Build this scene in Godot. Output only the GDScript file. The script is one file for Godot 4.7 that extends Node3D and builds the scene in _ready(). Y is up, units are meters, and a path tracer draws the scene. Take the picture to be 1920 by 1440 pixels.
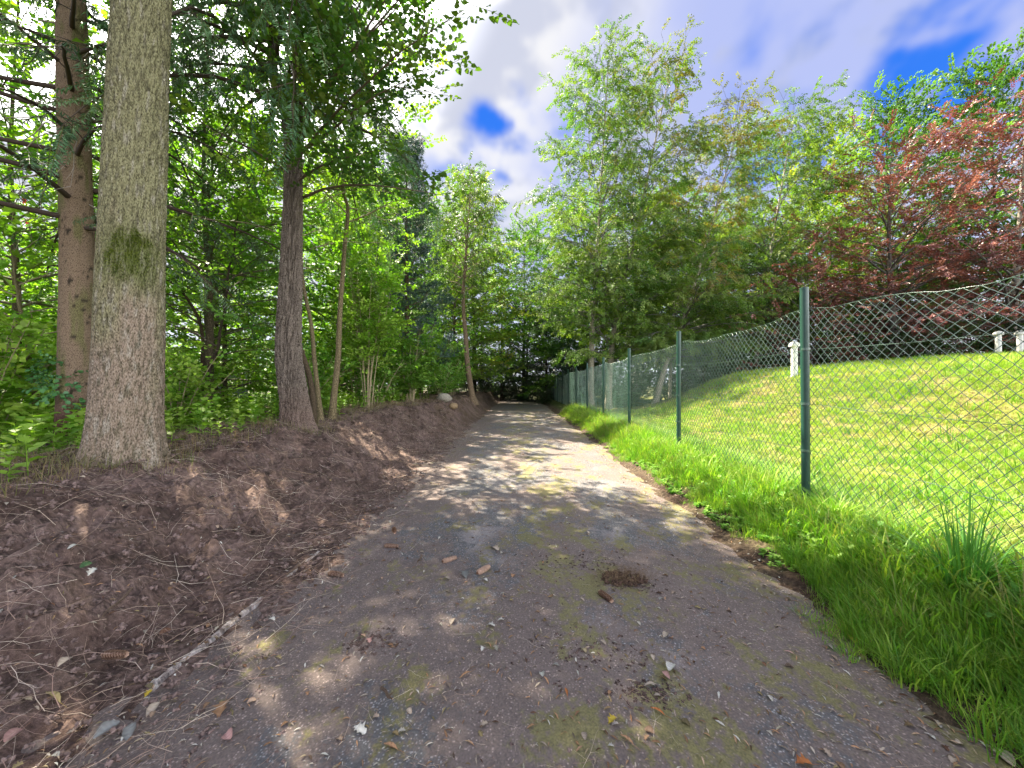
extends Node3D
# A woodland lane beside a chain link fence. x = across the lane, y = up, z = -distance along the lane; metres.

class MB:
	# collects triangles for one mesh
	var v := PackedVector3Array()
	var n := PackedVector3Array()
	var u := PackedVector2Array()
	var c := PackedColorArray()
	var i := PackedInt32Array()
	func vert(p: Vector3, nn: Vector3, uv: Vector2, col: Color) -> int:
		v.append(p); n.append(nn); u.append(uv); c.append(col)
		return v.size() - 1
	func tri(a: int, b: int, d: int) -> void:
		i.append(a); i.append(b); i.append(d)
	func mesh() -> ArrayMesh:
		var a := []
		a.resize(Mesh.ARRAY_MAX)
		a[Mesh.ARRAY_VERTEX] = v
		a[Mesh.ARRAY_NORMAL] = n
		a[Mesh.ARRAY_TEX_UV] = u
		a[Mesh.ARRAY_COLOR] = c
		a[Mesh.ARRAY_INDEX] = i
		var m := ArrayMesh.new()
		m.add_surface_from_arrays(Mesh.PRIMITIVE_TRIANGLES, a)
		return m
	func tube(pts: PackedVector3Array, rad: PackedFloat32Array, sides: int, col := Color.WHITE, around := 1.0, along := 1.0, cap := false) -> void:
		var first := v.size()
		var ln := 0.0
		for k in pts.size():
			var t: Vector3 = pts[mini(k + 1, pts.size() - 1)] - pts[maxi(k - 1, 0)]
			t = t.normalized()
			var ref := Vector3.FORWARD if absf(t.z) < 0.8 else Vector3.RIGHT
			var x := t.cross(ref).normalized()
			var y := x.cross(t)
			if k > 0:
				ln += pts[k].distance_to(pts[k - 1])
			for s in sides + 1:
				var a := TAU * s / sides
				var d := x * cos(a) + y * sin(a)
				vert(pts[k] + d * rad[k], d, Vector2(around * s / sides, ln * along), col)
		for k in pts.size() - 1:
			for s in sides:
				var a := first + k * (sides + 1) + s
				var b := a + sides + 1
				tri(a, a + 1, b)
				tri(a + 1, b + 1, b)
		if cap:
			for e in 2:
				var k := (pts.size() - 1) * e
				var out: Vector3 = (pts[k] - pts[1 if e == 0 else k - 1]).normalized()
				var mid := vert(pts[k] + out * rad[k] * 0.12, out, Vector2.ZERO, col)
				var ring := v.size()
				for s in sides + 1:
					vert(v[first + k * (sides + 1) + s], out, Vector2.ZERO, col)
				for s in sides:
					if e == 1: tri(mid, ring + s, ring + s + 1)
					else: tri(mid, ring + s + 1, ring + s)
	func leaf(base: Vector3, dir: Vector3, nrm: Vector3, length: float, half: float, fold: float, col: Color, round_ := false) -> void:
		# a folded leaf blade; round_ gives it a blunt, wide outline
		var s := dir.cross(nrm).normalized()
		var up := s.cross(dir).normalized()
		var a := vert(base, up, Vector2(0.5, 0), col)
		var tip := vert(base + dir * length - up * length * 0.12, up, Vector2(0.5, 1), col)
		if round_:
			var m := vert(base + dir * length * 0.5 + up * length * 0.02, up, Vector2(0.5, 0.5), col)
			for e in [-1.0, 1.0]:
				var nn: Vector3 = (up - s * e * fold * 0.7).normalized()
				var p := vert(base + dir * length * 0.28 + s * e * half * 0.9 + up * half * fold, nn, Vector2(0.5 + e * 0.45, 0.28), col)
				var q := vert(base + dir * length * 0.72 + s * e * half * 0.85 + up * half * fold * 0.8, nn, Vector2(0.5 + e * 0.42, 0.72), col)
				if e < 0.0:
					tri(a, p, m); tri(p, q, m); tri(q, tip, m)
				else:
					tri(a, m, p); tri(p, m, q); tri(q, m, tip)
		else:
			for e in [-1.0, 1.0]:
				var nn: Vector3 = (up - s * e * fold * 0.7).normalized()
				var p := vert(base + dir * length * 0.42 + s * e * half + up * half * fold, nn, Vector2(0.5 + e * 0.5, 0.42), col)
				if e < 0.0: tri(a, p, tip)
				else: tri(a, tip, p)

var rng := RandomNumberGenerator.new()
var nz := FastNoiseLite.new()       # smooth fractal noise, unit scale
var nr := FastNoiseLite.new()       # ridged noise, unit scale
var M := {}                          # materials
var TW := {}                         # leaf twigs and sprays
var used := {}

# ---------------------------------------------------------------- naming
func numbered(called: String) -> String:
	var k: int = used.get(called, 0)
	used[called] = k + 1
	return called if k == 0 else "%s_%03d" % [called, k]

func tag(o: Node, label: String, category := "", group := "", kind := "") -> void:
	if label: o.set_meta("label", label)
	if category: o.set_meta("category", category)
	if group: o.set_meta("group", group)
	if kind: o.set_meta("kind", kind)

func thing(called: String, label: String, category: String, at := Vector3.ZERO, group := "") -> Node3D:
	var o := Node3D.new()
	o.name = numbered(called)
	add_child(o)
	o.position = at
	tag(o, label, category, group)
	return o

func part(called: String, mesh: Mesh, mat: Material, parent: Node, at := Transform3D.IDENTITY) -> MeshInstance3D:
	var o := MeshInstance3D.new()
	o.name = called
	o.mesh = mesh
	o.material_override = mat
	o.transform = at
	parent.add_child(o, true)
	return o

func single(called: String, mesh: Mesh, mat: Material, label: String, category: String, at := Transform3D.IDENTITY, group := "") -> MeshInstance3D:
	var o := part(numbered(called), mesh, mat, self, at)
	tag(o, label, category, group)
	return o

func setting(called: String, mesh: Mesh, mat: Material, label: String) -> MeshInstance3D:
	var o := part(called, mesh, mat, self)
	tag(o, label, "", "", "structure")
	return o

func copies(called: String, mesh: Mesh, mat: Material, where: Array, tint: Array, parent: Node, label := "", category := "") -> MultiMeshInstance3D:
	var mm := MultiMesh.new()
	mm.transform_format = MultiMesh.TRANSFORM_3D
	mm.use_colors = true
	mm.mesh = mesh
	mm.instance_count = where.size()
	for k in where.size():
		mm.set_instance_transform(k, where[k])
		mm.set_instance_color(k, tint[k])
	var o := MultiMeshInstance3D.new()
	o.name = called
	o.multimesh = mm
	o.material_override = mat
	parent.add_child(o, true)
	tag(o, label, category, "", "stuff")
	return o

# ---------------------------------------------------------------- small helpers
func rr(a: float, b: float) -> float:
	return rng.randf_range(a, b)

func jit(s: float) -> Vector3:
	return Vector3(rr(-s, s), rr(-s, s), rr(-s, s))

func fb(x: float, y: float, s := 1.0) -> float:
	return nz.get_noise_2d(x * s, y * s)

func lin(r: float, g: float, b: float) -> Color:
	return Color(r, g, b)

func pick(cols: Array) -> Color:
	var a: Color = cols[rng.randi() % cols.size()]
	var b: Color = cols[rng.randi() % cols.size()]
	return a.lerp(b, rng.randf())

func face(y: Vector3, up: Vector3) -> Basis:
	# a basis whose y runs along the twig and whose z is as near to up as it can be
	y = y.normalized()
	var x := y.cross(up)
	if x.length() < 0.05:
		x = y.cross(Vector3(0.3, 0.2, 0.9))
	x = x.normalized()
	return Basis(x, y, x.cross(y))

func curve(at: PackedVector2Array, x: float) -> float:
	if x <= at[0].x: return at[0].y
	for k in at.size() - 1:
		if x < at[k + 1].x:
			return lerpf(at[k].y, at[k + 1].y, (x - at[k].x) / (at[k + 1].x - at[k].x))
	return at[at.size() - 1].y

func spline(pts: PackedVector3Array, t: float) -> Vector3:
	var m := pts.size() - 1
	var f := clampf(t, 0.0, 1.0) * m
	var k := mini(int(f), m - 1)
	return pts[k].cubic_interpolate(pts[k + 1], pts[maxi(k - 1, 0)], pts[mini(k + 2, m)], f - k)

func even(line: PackedVector3Array, count := 48) -> PackedVector3Array:
	# the same curve with points at equal distances
	var fine := PackedVector3Array()
	var far := PackedFloat32Array([0.0])
	for k in 241:
		fine.append(spline(line, k / 240.0))
		if k > 0:
			far.append(far[k - 1] + fine[k].distance_to(fine[k - 1]))
	var out := PackedVector3Array()
	var j := 0
	for k in count + 1:
		var want := far[240] * k / count
		while j < 239 and far[j + 1] < want:
			j += 1
		out.append(fine[j].lerp(fine[j + 1], clampf((want - far[j]) / maxf(far[j + 1] - far[j], 1e-6), 0.0, 1.0)))
	return out

# ---------------------------------------------------------------- ground
const MOUND := [[2.0, 0.30], [3.0, 0.32], [4.25, 0.43], [5.2, 0.62], [6.1, 0.93], [6.75, 1.28], [7.3, 1.58], [7.9, 1.83], [8.5, 1.96], [9.7, 2.06], [12.4, 2.28], [16.0, 2.45], [23.0, 2.6]]
var mound := PackedVector2Array()

func ground_h(x: float, d: float) -> float:
	if x < -1.2:
		var e := -1.72 - x
		var w := lerpf(2.45, 1.0, smoothstep(7.0, 19.0, d))
		var crest := 0.74 + 0.16 * smoothstep(7.0, 15.0, d) + 0.10 * fb(d, 3.0, 0.35)
		var t := clampf(e / w, -0.3, 1.0)
		var y := crest * (t * t * (3.0 - 2.0 * t)) if t > 0.0 else t * 0.12
		y -= 0.1 * smoothstep(0.2, 2.5, e - w) + 0.1 * smoothstep(3.0, 9.0, e - w)
		return y + 0.07 * fb(x, d, 0.9) * clampf(e, 0.0, 1.0)
	if x > 1.8:
		var y := -0.01 + 0.29 * smoothstep(1.85, 3.0, x)
		var q := x + 0.35 * (minf(d, 11.0) - 11.0)
		var h := (curve(mound, q - 0.35) + curve(mound, q) * 2.0 + curve(mound, q + 0.35)) * 0.25 - 0.3
		return y + h * smoothstep(2.9, 3.6, x) * (1.0 - smoothstep(14.5, 21.0, d)) + 0.05 * fb(x, d, 0.5) * smoothstep(2.4, 3.4, x)
	return 0.0

func path_h(x: float, d: float) -> float:
	return 0.025 * (1.0 - x * x / 4.0) + 0.02 * fb(x, d, 0.5)

func sheet(xs: PackedFloat32Array, ds: PackedFloat32Array, height: Callable, tint: Callable) -> ArrayMesh:
	var b := MB.new()
	var nx := xs.size()
	for j in ds.size():
		for k in nx:
			var y: float = height.call(xs[k], ds[j])
			b.vert(Vector3(xs[k], y, -ds[j]), Vector3.UP, Vector2(xs[k], ds[j]), tint.call(xs[k], ds[j]))
	for j in ds.size():
		for k in nx:
			var p := j * nx + k
			var l: Vector3 = b.v[p + (1 if k < nx - 1 else 0)] - b.v[p - (1 if k > 0 else 0)]
			var f: Vector3 = b.v[p + (nx if j < ds.size() - 1 else 0)] - b.v[p - (nx if j > 0 else 0)]
			b.n[p] = l.cross(f).normalized()
			if k < nx - 1 and j < ds.size() - 1:
				b.tri(p, p + nx, p + 1)
				b.tri(p + 1, p + nx, p + nx + 1)
	return b.mesh()

func steps(a: float, b: float, first: float, grow: float) -> PackedFloat32Array:
	var out := PackedFloat32Array()
	var x := a
	var s := first
	while x < b:
		out.append(x)
		x += s
		s *= grow
	out.append(b)
	return out

# ---------------------------------------------------------------- textures and materials
func noise_bytes(seed_: int, freq: float, kind: int, octaves: int, size: int) -> PackedByteArray:
	var f := FastNoiseLite.new()
	f.seed = seed_
	f.noise_type = FastNoiseLite.TYPE_SIMPLEX_SMOOTH
	f.frequency = freq
	f.fractal_type = kind
	f.fractal_octaves = octaves
	var im := f.get_seamless_image(size, size)
	im.convert(Image.FORMAT_L8)
	return im.get_data()

func ramp_texture(src: PackedByteArray, size: int, ramp: Gradient, speck := 0.0, bright := 0.0) -> ImageTexture:
	var lut := []
	for k in 256:
		lut.append(ramp.sample(k / 255.0))
	var out := PackedByteArray()
	out.resize(size * size * 3)
	for k in size * size:
		var col: Color = lut[src[k]]
		var j := 1.0 + rr(-speck, speck)
		if bright > 0.0 and rng.randf() < bright:
			j *= 1.9
		out[k * 3] = clampi(int(col.r * j * 255.0), 0, 255)
		out[k * 3 + 1] = clampi(int(col.g * j * 255.0), 0, 255)
		out[k * 3 + 2] = clampi(int(col.b * j * 255.0), 0, 255)
	return ImageTexture.create_from_image(Image.create_from_data(size, size, false, Image.FORMAT_RGB8, out))

func grey_texture(src: PackedByteArray, size: int) -> ImageTexture:
	return ImageTexture.create_from_image(Image.create_from_data(size, size, false, Image.FORMAT_L8, src))

func grad(cols: Array) -> Gradient:
	var g := Gradient.new()
	var at := PackedFloat32Array()
	var cc := PackedColorArray()
	for k in cols.size():
		at.append(float(k) / (cols.size() - 1))
		cc.append(cols[k])
	g.offsets = at
	g.colors = cc
	return g

func mat(col: Color, rough := 0.8, vc := true) -> StandardMaterial3D:
	var m := StandardMaterial3D.new()
	m.albedo_color = col
	m.roughness = rough
	m.vertex_color_use_as_albedo = vc
	m.metallic_specular = 0.35
	return m

func leafy(rough: float, back: Color, spec := 0.4) -> StandardMaterial3D:
	var m := mat(Color.WHITE, rough)
	m.metallic_specular = spec
	m.backlight_enabled = back.r + back.g + back.b > 0.0
	m.backlight = back
	m.cull_mode = BaseMaterial3D.CULL_DISABLED
	return m

func textured(alb: Texture2D, hgt: Texture2D, deep: float, scale: Vector3, tri: bool, rough := 0.9) -> StandardMaterial3D:
	var m := mat(Color.WHITE, rough)
	m.albedo_texture = alb
	m.uv1_scale = scale
	m.uv1_triplanar = tri
	m.uv1_world_triplanar = tri
	if hgt:
		m.heightmap_enabled = true
		m.heightmap_texture = hgt
		m.heightmap_scale = deep
	return m

func make_materials() -> void:
	var a := noise_bytes(3, 0.035, FastNoiseLite.FRACTAL_FBM, 6, 512)
	var soil := ramp_texture(a, 512, grad([Color(0.42, 0.38, 0.36), Color(0.72, 0.68, 0.66), Color(0.95, 0.92, 0.9)]), 0.22, 0.012)
	M.soil = textured(soil, grey_texture(a, 512), 2.2, Vector3.ONE * 1.1, true, 0.95)
	M.turf = textured(soil, grey_texture(a, 512), 2.0, Vector3.ONE * 0.8, true, 0.95)
	var r := noise_bytes(9, 0.03, FastNoiseLite.FRACTAL_RIDGED, 5, 512)
	var bark := ramp_texture(r, 512, grad([Color(0.97, 0.95, 0.92), Color(0.86, 0.84, 0.8), Color(0.62, 0.6, 0.56), Color(0.38, 0.36, 0.33)]), 0.16, 0.01)
	M.bark = textured(bark, grey_texture(r, 512), -1.2, Vector3(1, 1, 1), false, 0.92)
	var f := noise_bytes(21, 0.06, FastNoiseLite.FRACTAL_FBM, 5, 512)
	var flaky := ramp_texture(f, 512, grad([Color(0.3, 0.28, 0.26), Color(0.74, 0.72, 0.7), Color(1, 0.98, 0.96), Color(1, 1, 1)]), 0.25, 0.015)
	M.flaky = textured(flaky, grey_texture(f, 512), 1.0, Vector3(1, 1, 1), false, 0.92)
	M.limb = mat(Color.WHITE, 0.9)
	M.leaf = leafy(0.5, Color(0.86, 0.95, 0.5))
	M.leaf_gloss = leafy(0.35, Color(0.5, 0.6, 0.3))
	M.needle = leafy(0.55, Color(0.58, 0.66, 0.42))
	M.copper = leafy(0.4, Color(0.6, 0.46, 0.4), 0.6)
	M.grass = leafy(0.5, Color(0.86, 0.93, 0.5))
	M.dry = leafy(0.75, Color(0.5, 0.45, 0.35), 0.3)
	M.clod = mat(Color.WHITE, 0.95)
	M.post = mat(Color(0.02, 0.11, 0.075).linear_to_srgb(), 0.38, false)
	M.post.metallic_specular = 0.5
	M.post.albedo_color = Color.WHITE
	M.post.albedo_texture = ramp_texture(f, 512, grad([lin(0.012, 0.06, 0.042).linear_to_srgb(), lin(0.01, 0.05, 0.035).linear_to_srgb(), lin(0.03, 0.085, 0.06).linear_to_srgb()]), 0.1, 0.004)
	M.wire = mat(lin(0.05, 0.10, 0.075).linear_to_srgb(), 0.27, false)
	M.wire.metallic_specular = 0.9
	M.sheen_wire = mat(lin(0.085, 0.165, 0.125).linear_to_srgb(), 0.3, false)  # same wire for the far bays, sunlit sheen put into a paler green
	M.sheen_wire.metallic_specular = 0.9
	M.white = mat(Color.WHITE, 0.6, false)
	M.white.albedo_texture = ramp_texture(f, 512, grad([Color(0.72, 0.72, 0.68), Color(0.88, 0.88, 0.85), Color(0.93, 0.93, 0.9)]), 0.04)

# ---------------------------------------------------------------- twigs
func broad_twig(count: int, length: float, leaf_len: float, half: float, hang: float, flat: float, round_ := false, fold := 0.35) -> ArrayMesh:
	var b := MB.new()
	var brown := lin(0.55, 0.4, 0.3)
	b.tube(PackedVector3Array([Vector3.ZERO, Vector3(0.01, length * 0.5, 0.012), Vector3(0, length, 0)]), PackedFloat32Array([0.0035, 0.0025, 0.0012]), 3, brown)
	for k in count:
		var t := 0.12 + 0.88 * (k + 0.5) / count
		var s := 1.0 if k % 2 == 0 else -1.0
		var dir := Vector3(s * rr(0.6, 1.1), rr(0.25, 0.9), rr(-1, 1) * flat).normalized()
		dir = dir.lerp(Vector3(dir.x * 0.3, 1, 0), hang * rr(0.5, 1.0)).normalized()
		var nrm := (Vector3(0, 0, 1) + jit(0.75)).normalized()
		var l := leaf_len * rr(0.7, 1.15)
		var g := rr(0.75, 1.25)
		b.leaf(Vector3(rr(-0.02, 0.02), length * t, rr(-1, 1) * flat * 0.1) + dir * l * 0.2, dir, nrm, l, half * l / leaf_len, fold, Color(g * rr(0.9, 1.1), g, g * rr(0.8, 1.1)), round_)
	return b.mesh()

func needle_spray(shoots: int, length: float, shoot_len: float, width: float, hang: float, needles := 0) -> ArrayMesh:
	var b := MB.new()
	b.tube(PackedVector3Array([Vector3.ZERO, Vector3(0, length, 0)]), PackedFloat32Array([0.004, 0.0015]), 3, lin(0.9, 0.5, 0.3))
	for k in shoots:
		var t := (k + 0.5) / shoots
		var s := 1.0 if k % 2 == 0 else -1.0
		var dir := Vector3(s * rr(0.5, 1.0), rr(0.4, 0.9), rr(-0.5, 0.5) - hang * 0.6).normalized()
		var l := shoot_len * rr(0.6, 1.2) * (1.0 - 0.5 * t)
		var g := rr(0.7, 1.3)
		var base := Vector3(0, length * t, 0)
		var col := Color(g, g * rr(0.95, 1.05), g)
		if needles == 0:
			b.leaf(base, dir, (Vector3(0, 0, 1) + jit(0.9)).normalized(), l, width * rr(0.8, 1.3), 0.5, col)
			b.leaf(base + dir * l * 0.35, (dir + jit(0.6)).normalized(), jit(1).normalized(), l * 0.6, width * 0.7, 0.4, col)
		else:
			for q in needles:
				var nd := (dir * 0.8 + jit(0.8)).normalized()
				b.leaf(base + dir * l * rr(0.2, 1.0), nd, jit(1).normalized(), width * rr(7.0, 10.0), width * 0.5, 0.2, col)
	return b.mesh()

func bare_twig(length: float, forks: int) -> ArrayMesh:
	var b := MB.new()
	var p := Vector3.ZERO
	var pts := PackedVector3Array([p])
	var rad := PackedFloat32Array([0.005])
	for k in 4:
		p += (Vector3.UP + jit(0.24)) * length / 4
		pts.append(p)
		rad.append(0.005 - 0.001 * k)
		for q in forks:
			var e := p + Vector3(rr(-1, 1), rr(0.1, 0.9), rr(-0.6, 0.6)) * length * rr(0.15, 0.4)
			b.tube(PackedVector3Array([p, p.lerp(e, 0.5) + jit(0.03 * length), e]), PackedFloat32Array([0.0025, 0.002, 0.001]), 3)
	b.tube(pts, rad, 3)
	return b.mesh()

func make_twigs() -> void:
	TW.maple = [broad_twig(11, 0.42, 0.115, 0.052, 0.15, 0.35), broad_twig(9, 0.36, 0.125, 0.058, 0.25, 0.4)]
	TW.hazel = [broad_twig(12, 0.42, 0.085, 0.034, 0.15, 0.3, true), broad_twig(10, 0.36, 0.09, 0.036, 0.1, 0.35, true)]
	TW.round = [broad_twig(11, 0.44, 0.082, 0.036, 0.1, 0.3, true), broad_twig(9, 0.36, 0.088, 0.038, 0.1, 0.3, true)]
	TW.birch = [broad_twig(34, 0.62, 0.074, 0.031, 0.4, 0.9), broad_twig(30, 0.52, 0.072, 0.03, 0.35, 0.9)]
	TW.wood = [broad_twig(22, 0.7, 0.12, 0.046, 0.2, 0.45), broad_twig(20, 0.62, 0.13, 0.05, 0.25, 0.5)]
	TW.copper = [broad_twig(30, 0.8, 0.10, 0.038, 0.2, 0.35), broad_twig(26, 0.7, 0.10, 0.038, 0.3, 0.35)]
	TW.spruce = [needle_spray(30, 0.5, 0.13, 0.007, 0.8), needle_spray(26, 0.42, 0.12, 0.007, 1.0)]
	TW.hemlock = [needle_spray(40, 0.62, 0.11, 0.0062, 0.5), needle_spray(36, 0.52, 0.10, 0.0062, 0.7)]
	TW.pine = [needle_spray(8, 0.5, 0.24, 0.012, -0.6, 16), needle_spray(7, 0.42, 0.22, 0.012, -0.8, 16)]
	TW.bare = [bare_twig(0.7, 2), bare_twig(0.55, 2)]

# ---------------------------------------------------------------- trees
class Crown:
	var where := [[], []]
	var tint := [[], []]
	func count() -> int:
		return where[0].size() + where[1].size()

func put_twig(cr: Crown, p: Vector3, dir: Vector3, up: Vector3, scale: float, col: Color) -> void:
	var k := rng.randi() % 2
	cr.where[k].append(Transform3D(face(dir, up).scaled(Vector3.ONE * scale), p))
	cr.tint[k].append(col)

func limb(mb: MB, cr: Crown, p: Vector3, dir: Vector3, length: float, r: float, s: Dictionary, col: Color) -> void:
	# one bough with its side branches, leafy twigs along them
	var segs := 6
	var pts := PackedVector3Array([p])
	var rad := PackedFloat32Array([r])
	var droop: float = s.get("droop", 0.0)
	var rise: float = s.get("rise", 0.0)
	for k in segs:
		dir = (dir + Vector3(0, rise * (k + 1) / segs - droop * (k + 1) / segs, 0) + jit(s.get("crook", 0.12))).normalized()
		p += dir * length / segs
		pts.append(p)
		rad.append(lerpf(r, 0.006, float(k + 1) / segs))
	mb.tube(pts, rad, 5, col, 2.0, 1.0)
	var n := maxi(2, int(length * (1.0 - s.get("bare", 0.2)) / s.get("sub", 0.35)))
	var hang: float = s.get("hang", 0.0)
	var step: float = s.get("step", 0.22)
	var scale: float = s.get("scale", 1.0)
	for k in n + 1:
		var t := lerpf(s.get("bare", 0.2), 1.0, (k + rr(-0.3, 0.3)) / n)
		t = clampf(t, 0.05, 1.0)
		var q := spline(pts, t)
		var along := (spline(pts, minf(t + 0.06, 1.0)) - spline(pts, t - 0.06)).normalized()
		var side := along.cross(Vector3.UP).normalized() * (1.0 if k % 2 == 0 else -1.0)
		var sd: Vector3 = (along * rr(0.5, 1.0) + side * rr(0.4, 1.2) + Vector3(0, rr(-0.25, 0.45) - hang * 0.35, 0)).normalized()
		if k == n:
			sd = along
		var sl: float = (length * s.get("subl", 0.32) * (1.0 - 0.65 * t) + 0.22) * rr(0.7, 1.2)
		var e := q + sd * sl
		e.y -= hang * sl * 0.25
		mb.tube(PackedVector3Array([q, q.lerp(e, 0.5) + jit(0.04 * sl), e]), PackedFloat32Array([maxf(0.006, r * 0.22), 0.006, 0.003]), 3, col)
		var tc := pick(s.cols)
		var m := maxi(1, int(sl / step))
		for w in m + 1:
			if rng.randf() < s.get("gaps", 0.12):
				continue
			var f := float(w + 1) / (m + 1)
			var tp := q.lerp(e, f)
			var sgn := 1.0 if w % 2 == 0 else -1.0
			var across := sd.cross(Vector3.UP).normalized() * sgn
			var td := sd * rr(0.3, 1.0) + across * rr(0.1, 0.9) + Vector3(0, rr(-0.4, 0.5), 0)
			td = td.normalized().lerp(Vector3(rr(-0.35, 0.35), -1.0, rr(-0.35, 0.35)), hang * rr(0.6, 1.0))
			var v := rr(0.8, 1.2)
			put_twig(cr, tp, td, Vector3.UP + jit(0.5), scale * rr(0.75, 1.2), Color(tc.r * v, tc.g * v, tc.b * v))

func profile(kind: String, t: float) -> float:
	match kind:
		"cone": return 1.0 - 0.93 * t
		"spindle": return clampf(sin(PI * (0.12 + 0.86 * t)), 0.12, 1.0)
		"dome": return sqrt(clampf(1.0 - pow(absf(t - 0.35) / 0.68, 2.2), 0.03, 1.0))
		"high": return sqrt(clampf(1.0 - pow(absf(t - 0.55) / 0.5, 2.0), 0.03, 1.0))
	return 1.0

func finish_crown(o: Node3D, cr: Crown, kind: String, m: Material, called := "foliage") -> void:
	for k in 2:
		if cr.where[k].size():
			copies(called, TW[kind][k], m, cr.where[k], cr.tint[k], o)

func tree(called: String, label: String, category: String, x: float, d: float, s: Dictionary, group := "") -> Node3D:
	# s: line = points of the trunk above its foot, r, top_r, n boughs, from (share of the height of the lowest), len, shape, up0/up1 angles, twig, leaf, cols, bark
	rng.seed = s.get("seed", int(absf(x) * 131 + d * 977))
	var o := thing(called, label, category, Vector3(x, ground_h(x, d) - 0.06, -d), group)
	var line: PackedVector3Array = s.line
	var pts := PackedVector3Array()
	var rad := PackedFloat32Array()
	var rings: int = s.get("rings", 22)
	var wob: float = s.get("wobble", 0.0)
	for k in rings + 1:
		var t := float(k) / rings
		var q := spline(line, t)
		q += Vector3(fb(t * 6.0, x, 0.8), 0, fb(t * 6.0, d, 0.8)) * wob * minf(1.0, t * 4.0)
		pts.append(q)
		rad.append(lerpf(s.r, s.get("top_r", 0.012), pow(t, s.get("taper", 0.85))) * (1.0 + 0.5 * exp(-q.y / 0.25)))
	var bark: Color = s.bark
	if not s.has("own_trunk"):
		var tb := MB.new()
		tb.tube(pts, rad, s.get("sides", 9), bark, maxf(1.0, round(s.r * 9.0)), 0.7)
		part("trunk", tb.mesh(), s.get("bark_mat", M.bark), o)
	var mb := MB.new()
	var cr := Crown.new()
	var n: int = s.n
	var spread: Vector2 = s.get("facing", Vector2(0, TAU))
	for k in n:
		var t := lerpf(s.from, 0.99, (k + rr(0.2, 0.8)) / n)
		var p := spline(pts, t)
		var az := k * 2.399963 + rr(-0.4, 0.4)
		if spread.y < TAU:
			az = spread.x + (fmod(az, TAU) / TAU - 0.5) * spread.y
		var f: float = (t - s.from) / (1.0 - s.from)
		var el := lerpf(s.get("up0", 0.2), s.get("up1", 0.9), f) + rr(-0.15, 0.15)
		var length: float = s.len * profile(s.shape, f) * rr(0.7, 1.12)
		var dir := Vector3(cos(az) * cos(el), sin(el), sin(az) * cos(el))
		var r0 := lerpf(s.r, s.get("top_r", 0.012), t)
		var own := s
		if s.has("top_cols") and f > 0.5 + rr(-0.15, 0.15):
			own = merged(s, {"cols": s.top_cols})
		limb(mb, cr, p, dir, maxf(length, 0.35), clampf(r0 * 0.45, 0.008, 0.012 + length * 0.011), own, bark * s.get("limb_tone", 0.8))
	part("branches", mb.mesh(), M.limb, o)
	finish_crown(o, cr, s.twig, s.leaf)
	return o

func shrub(called: String, label: String, category: String, x: float, d: float, s: Dictionary, group := "") -> Node3D:
	rng.seed = s.get("seed", int(absf(x) * 173 + d * 691))
	var o := thing(called, label, category, Vector3(x, ground_h(x, d) - 0.04, -d), group)
	var mb := MB.new()
	var cr := Crown.new()
	for k in s.stems:
		var az: float = k * 2.4 + rr(-0.3, 0.3)
		var out: float = rr(0.25, 1.0) * s.spread
		var h: float = s.h * rr(0.65, 1.05)
		var foot := Vector3(cos(az), 0, sin(az)) * rr(0.02, 0.16) * minf(1.0, s.spread)
		var pts := PackedVector3Array()
		var rad := PackedFloat32Array()
		for q in 6:
			var t := q / 5.0
			pts.append(foot + Vector3(cos(az) * out * pow(t, 1.4), h * t - s.get("arch", 0.0) * t * t * h, sin(az) * out * pow(t, 1.4)) + jit(0.04) * t)
			rad.append(lerpf(s.get("r", 0.018), 0.004, t))
		mb.tube(pts, rad, 5, s.bark)
		var n := maxi(2, int(h / s.get("sub", 0.3)))
		for q in n:
			var t: float = lerpf(s.get("bare", 0.15), 1.0, (q + rr(0, 1)) / n)
			var p := spline(pts, t)
			var a2 := rr(0, TAU)
			var sd := Vector3(cos(a2), rr(0.0, 0.8), sin(a2)).normalized()
			var sl: float = s.get("side", 0.5) * (1.1 - 0.6 * t) * rr(0.6, 1.2)
			var e := p + sd * sl
			mb.tube(PackedVector3Array([p, p.lerp(e, 0.5) + jit(0.03), e]), PackedFloat32Array([0.006, 0.004, 0.002]), 3, s.bark)
			var tc := pick(s.cols)
			var m := maxi(1, int(sl / s.get("step", 0.2)))
			for w in m + 1:
				var td := (sd + Vector3(rr(-0.8, 0.8), rr(-0.4, 0.5), rr(-0.8, 0.8))).normalized()
				var v := rr(0.8, 1.2)
				put_twig(cr, p.lerp(e, float(w + 1) / (m + 1)), td, Vector3.UP + jit(0.45), s.get("scale", 1.0) * rr(0.75, 1.2), Color(tc.r * v, tc.g * v, tc.b * v))
	part("stems", mb.mesh(), M.limb, o)
	finish_crown(o, cr, s.twig, s.leaf)
	return o

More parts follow.
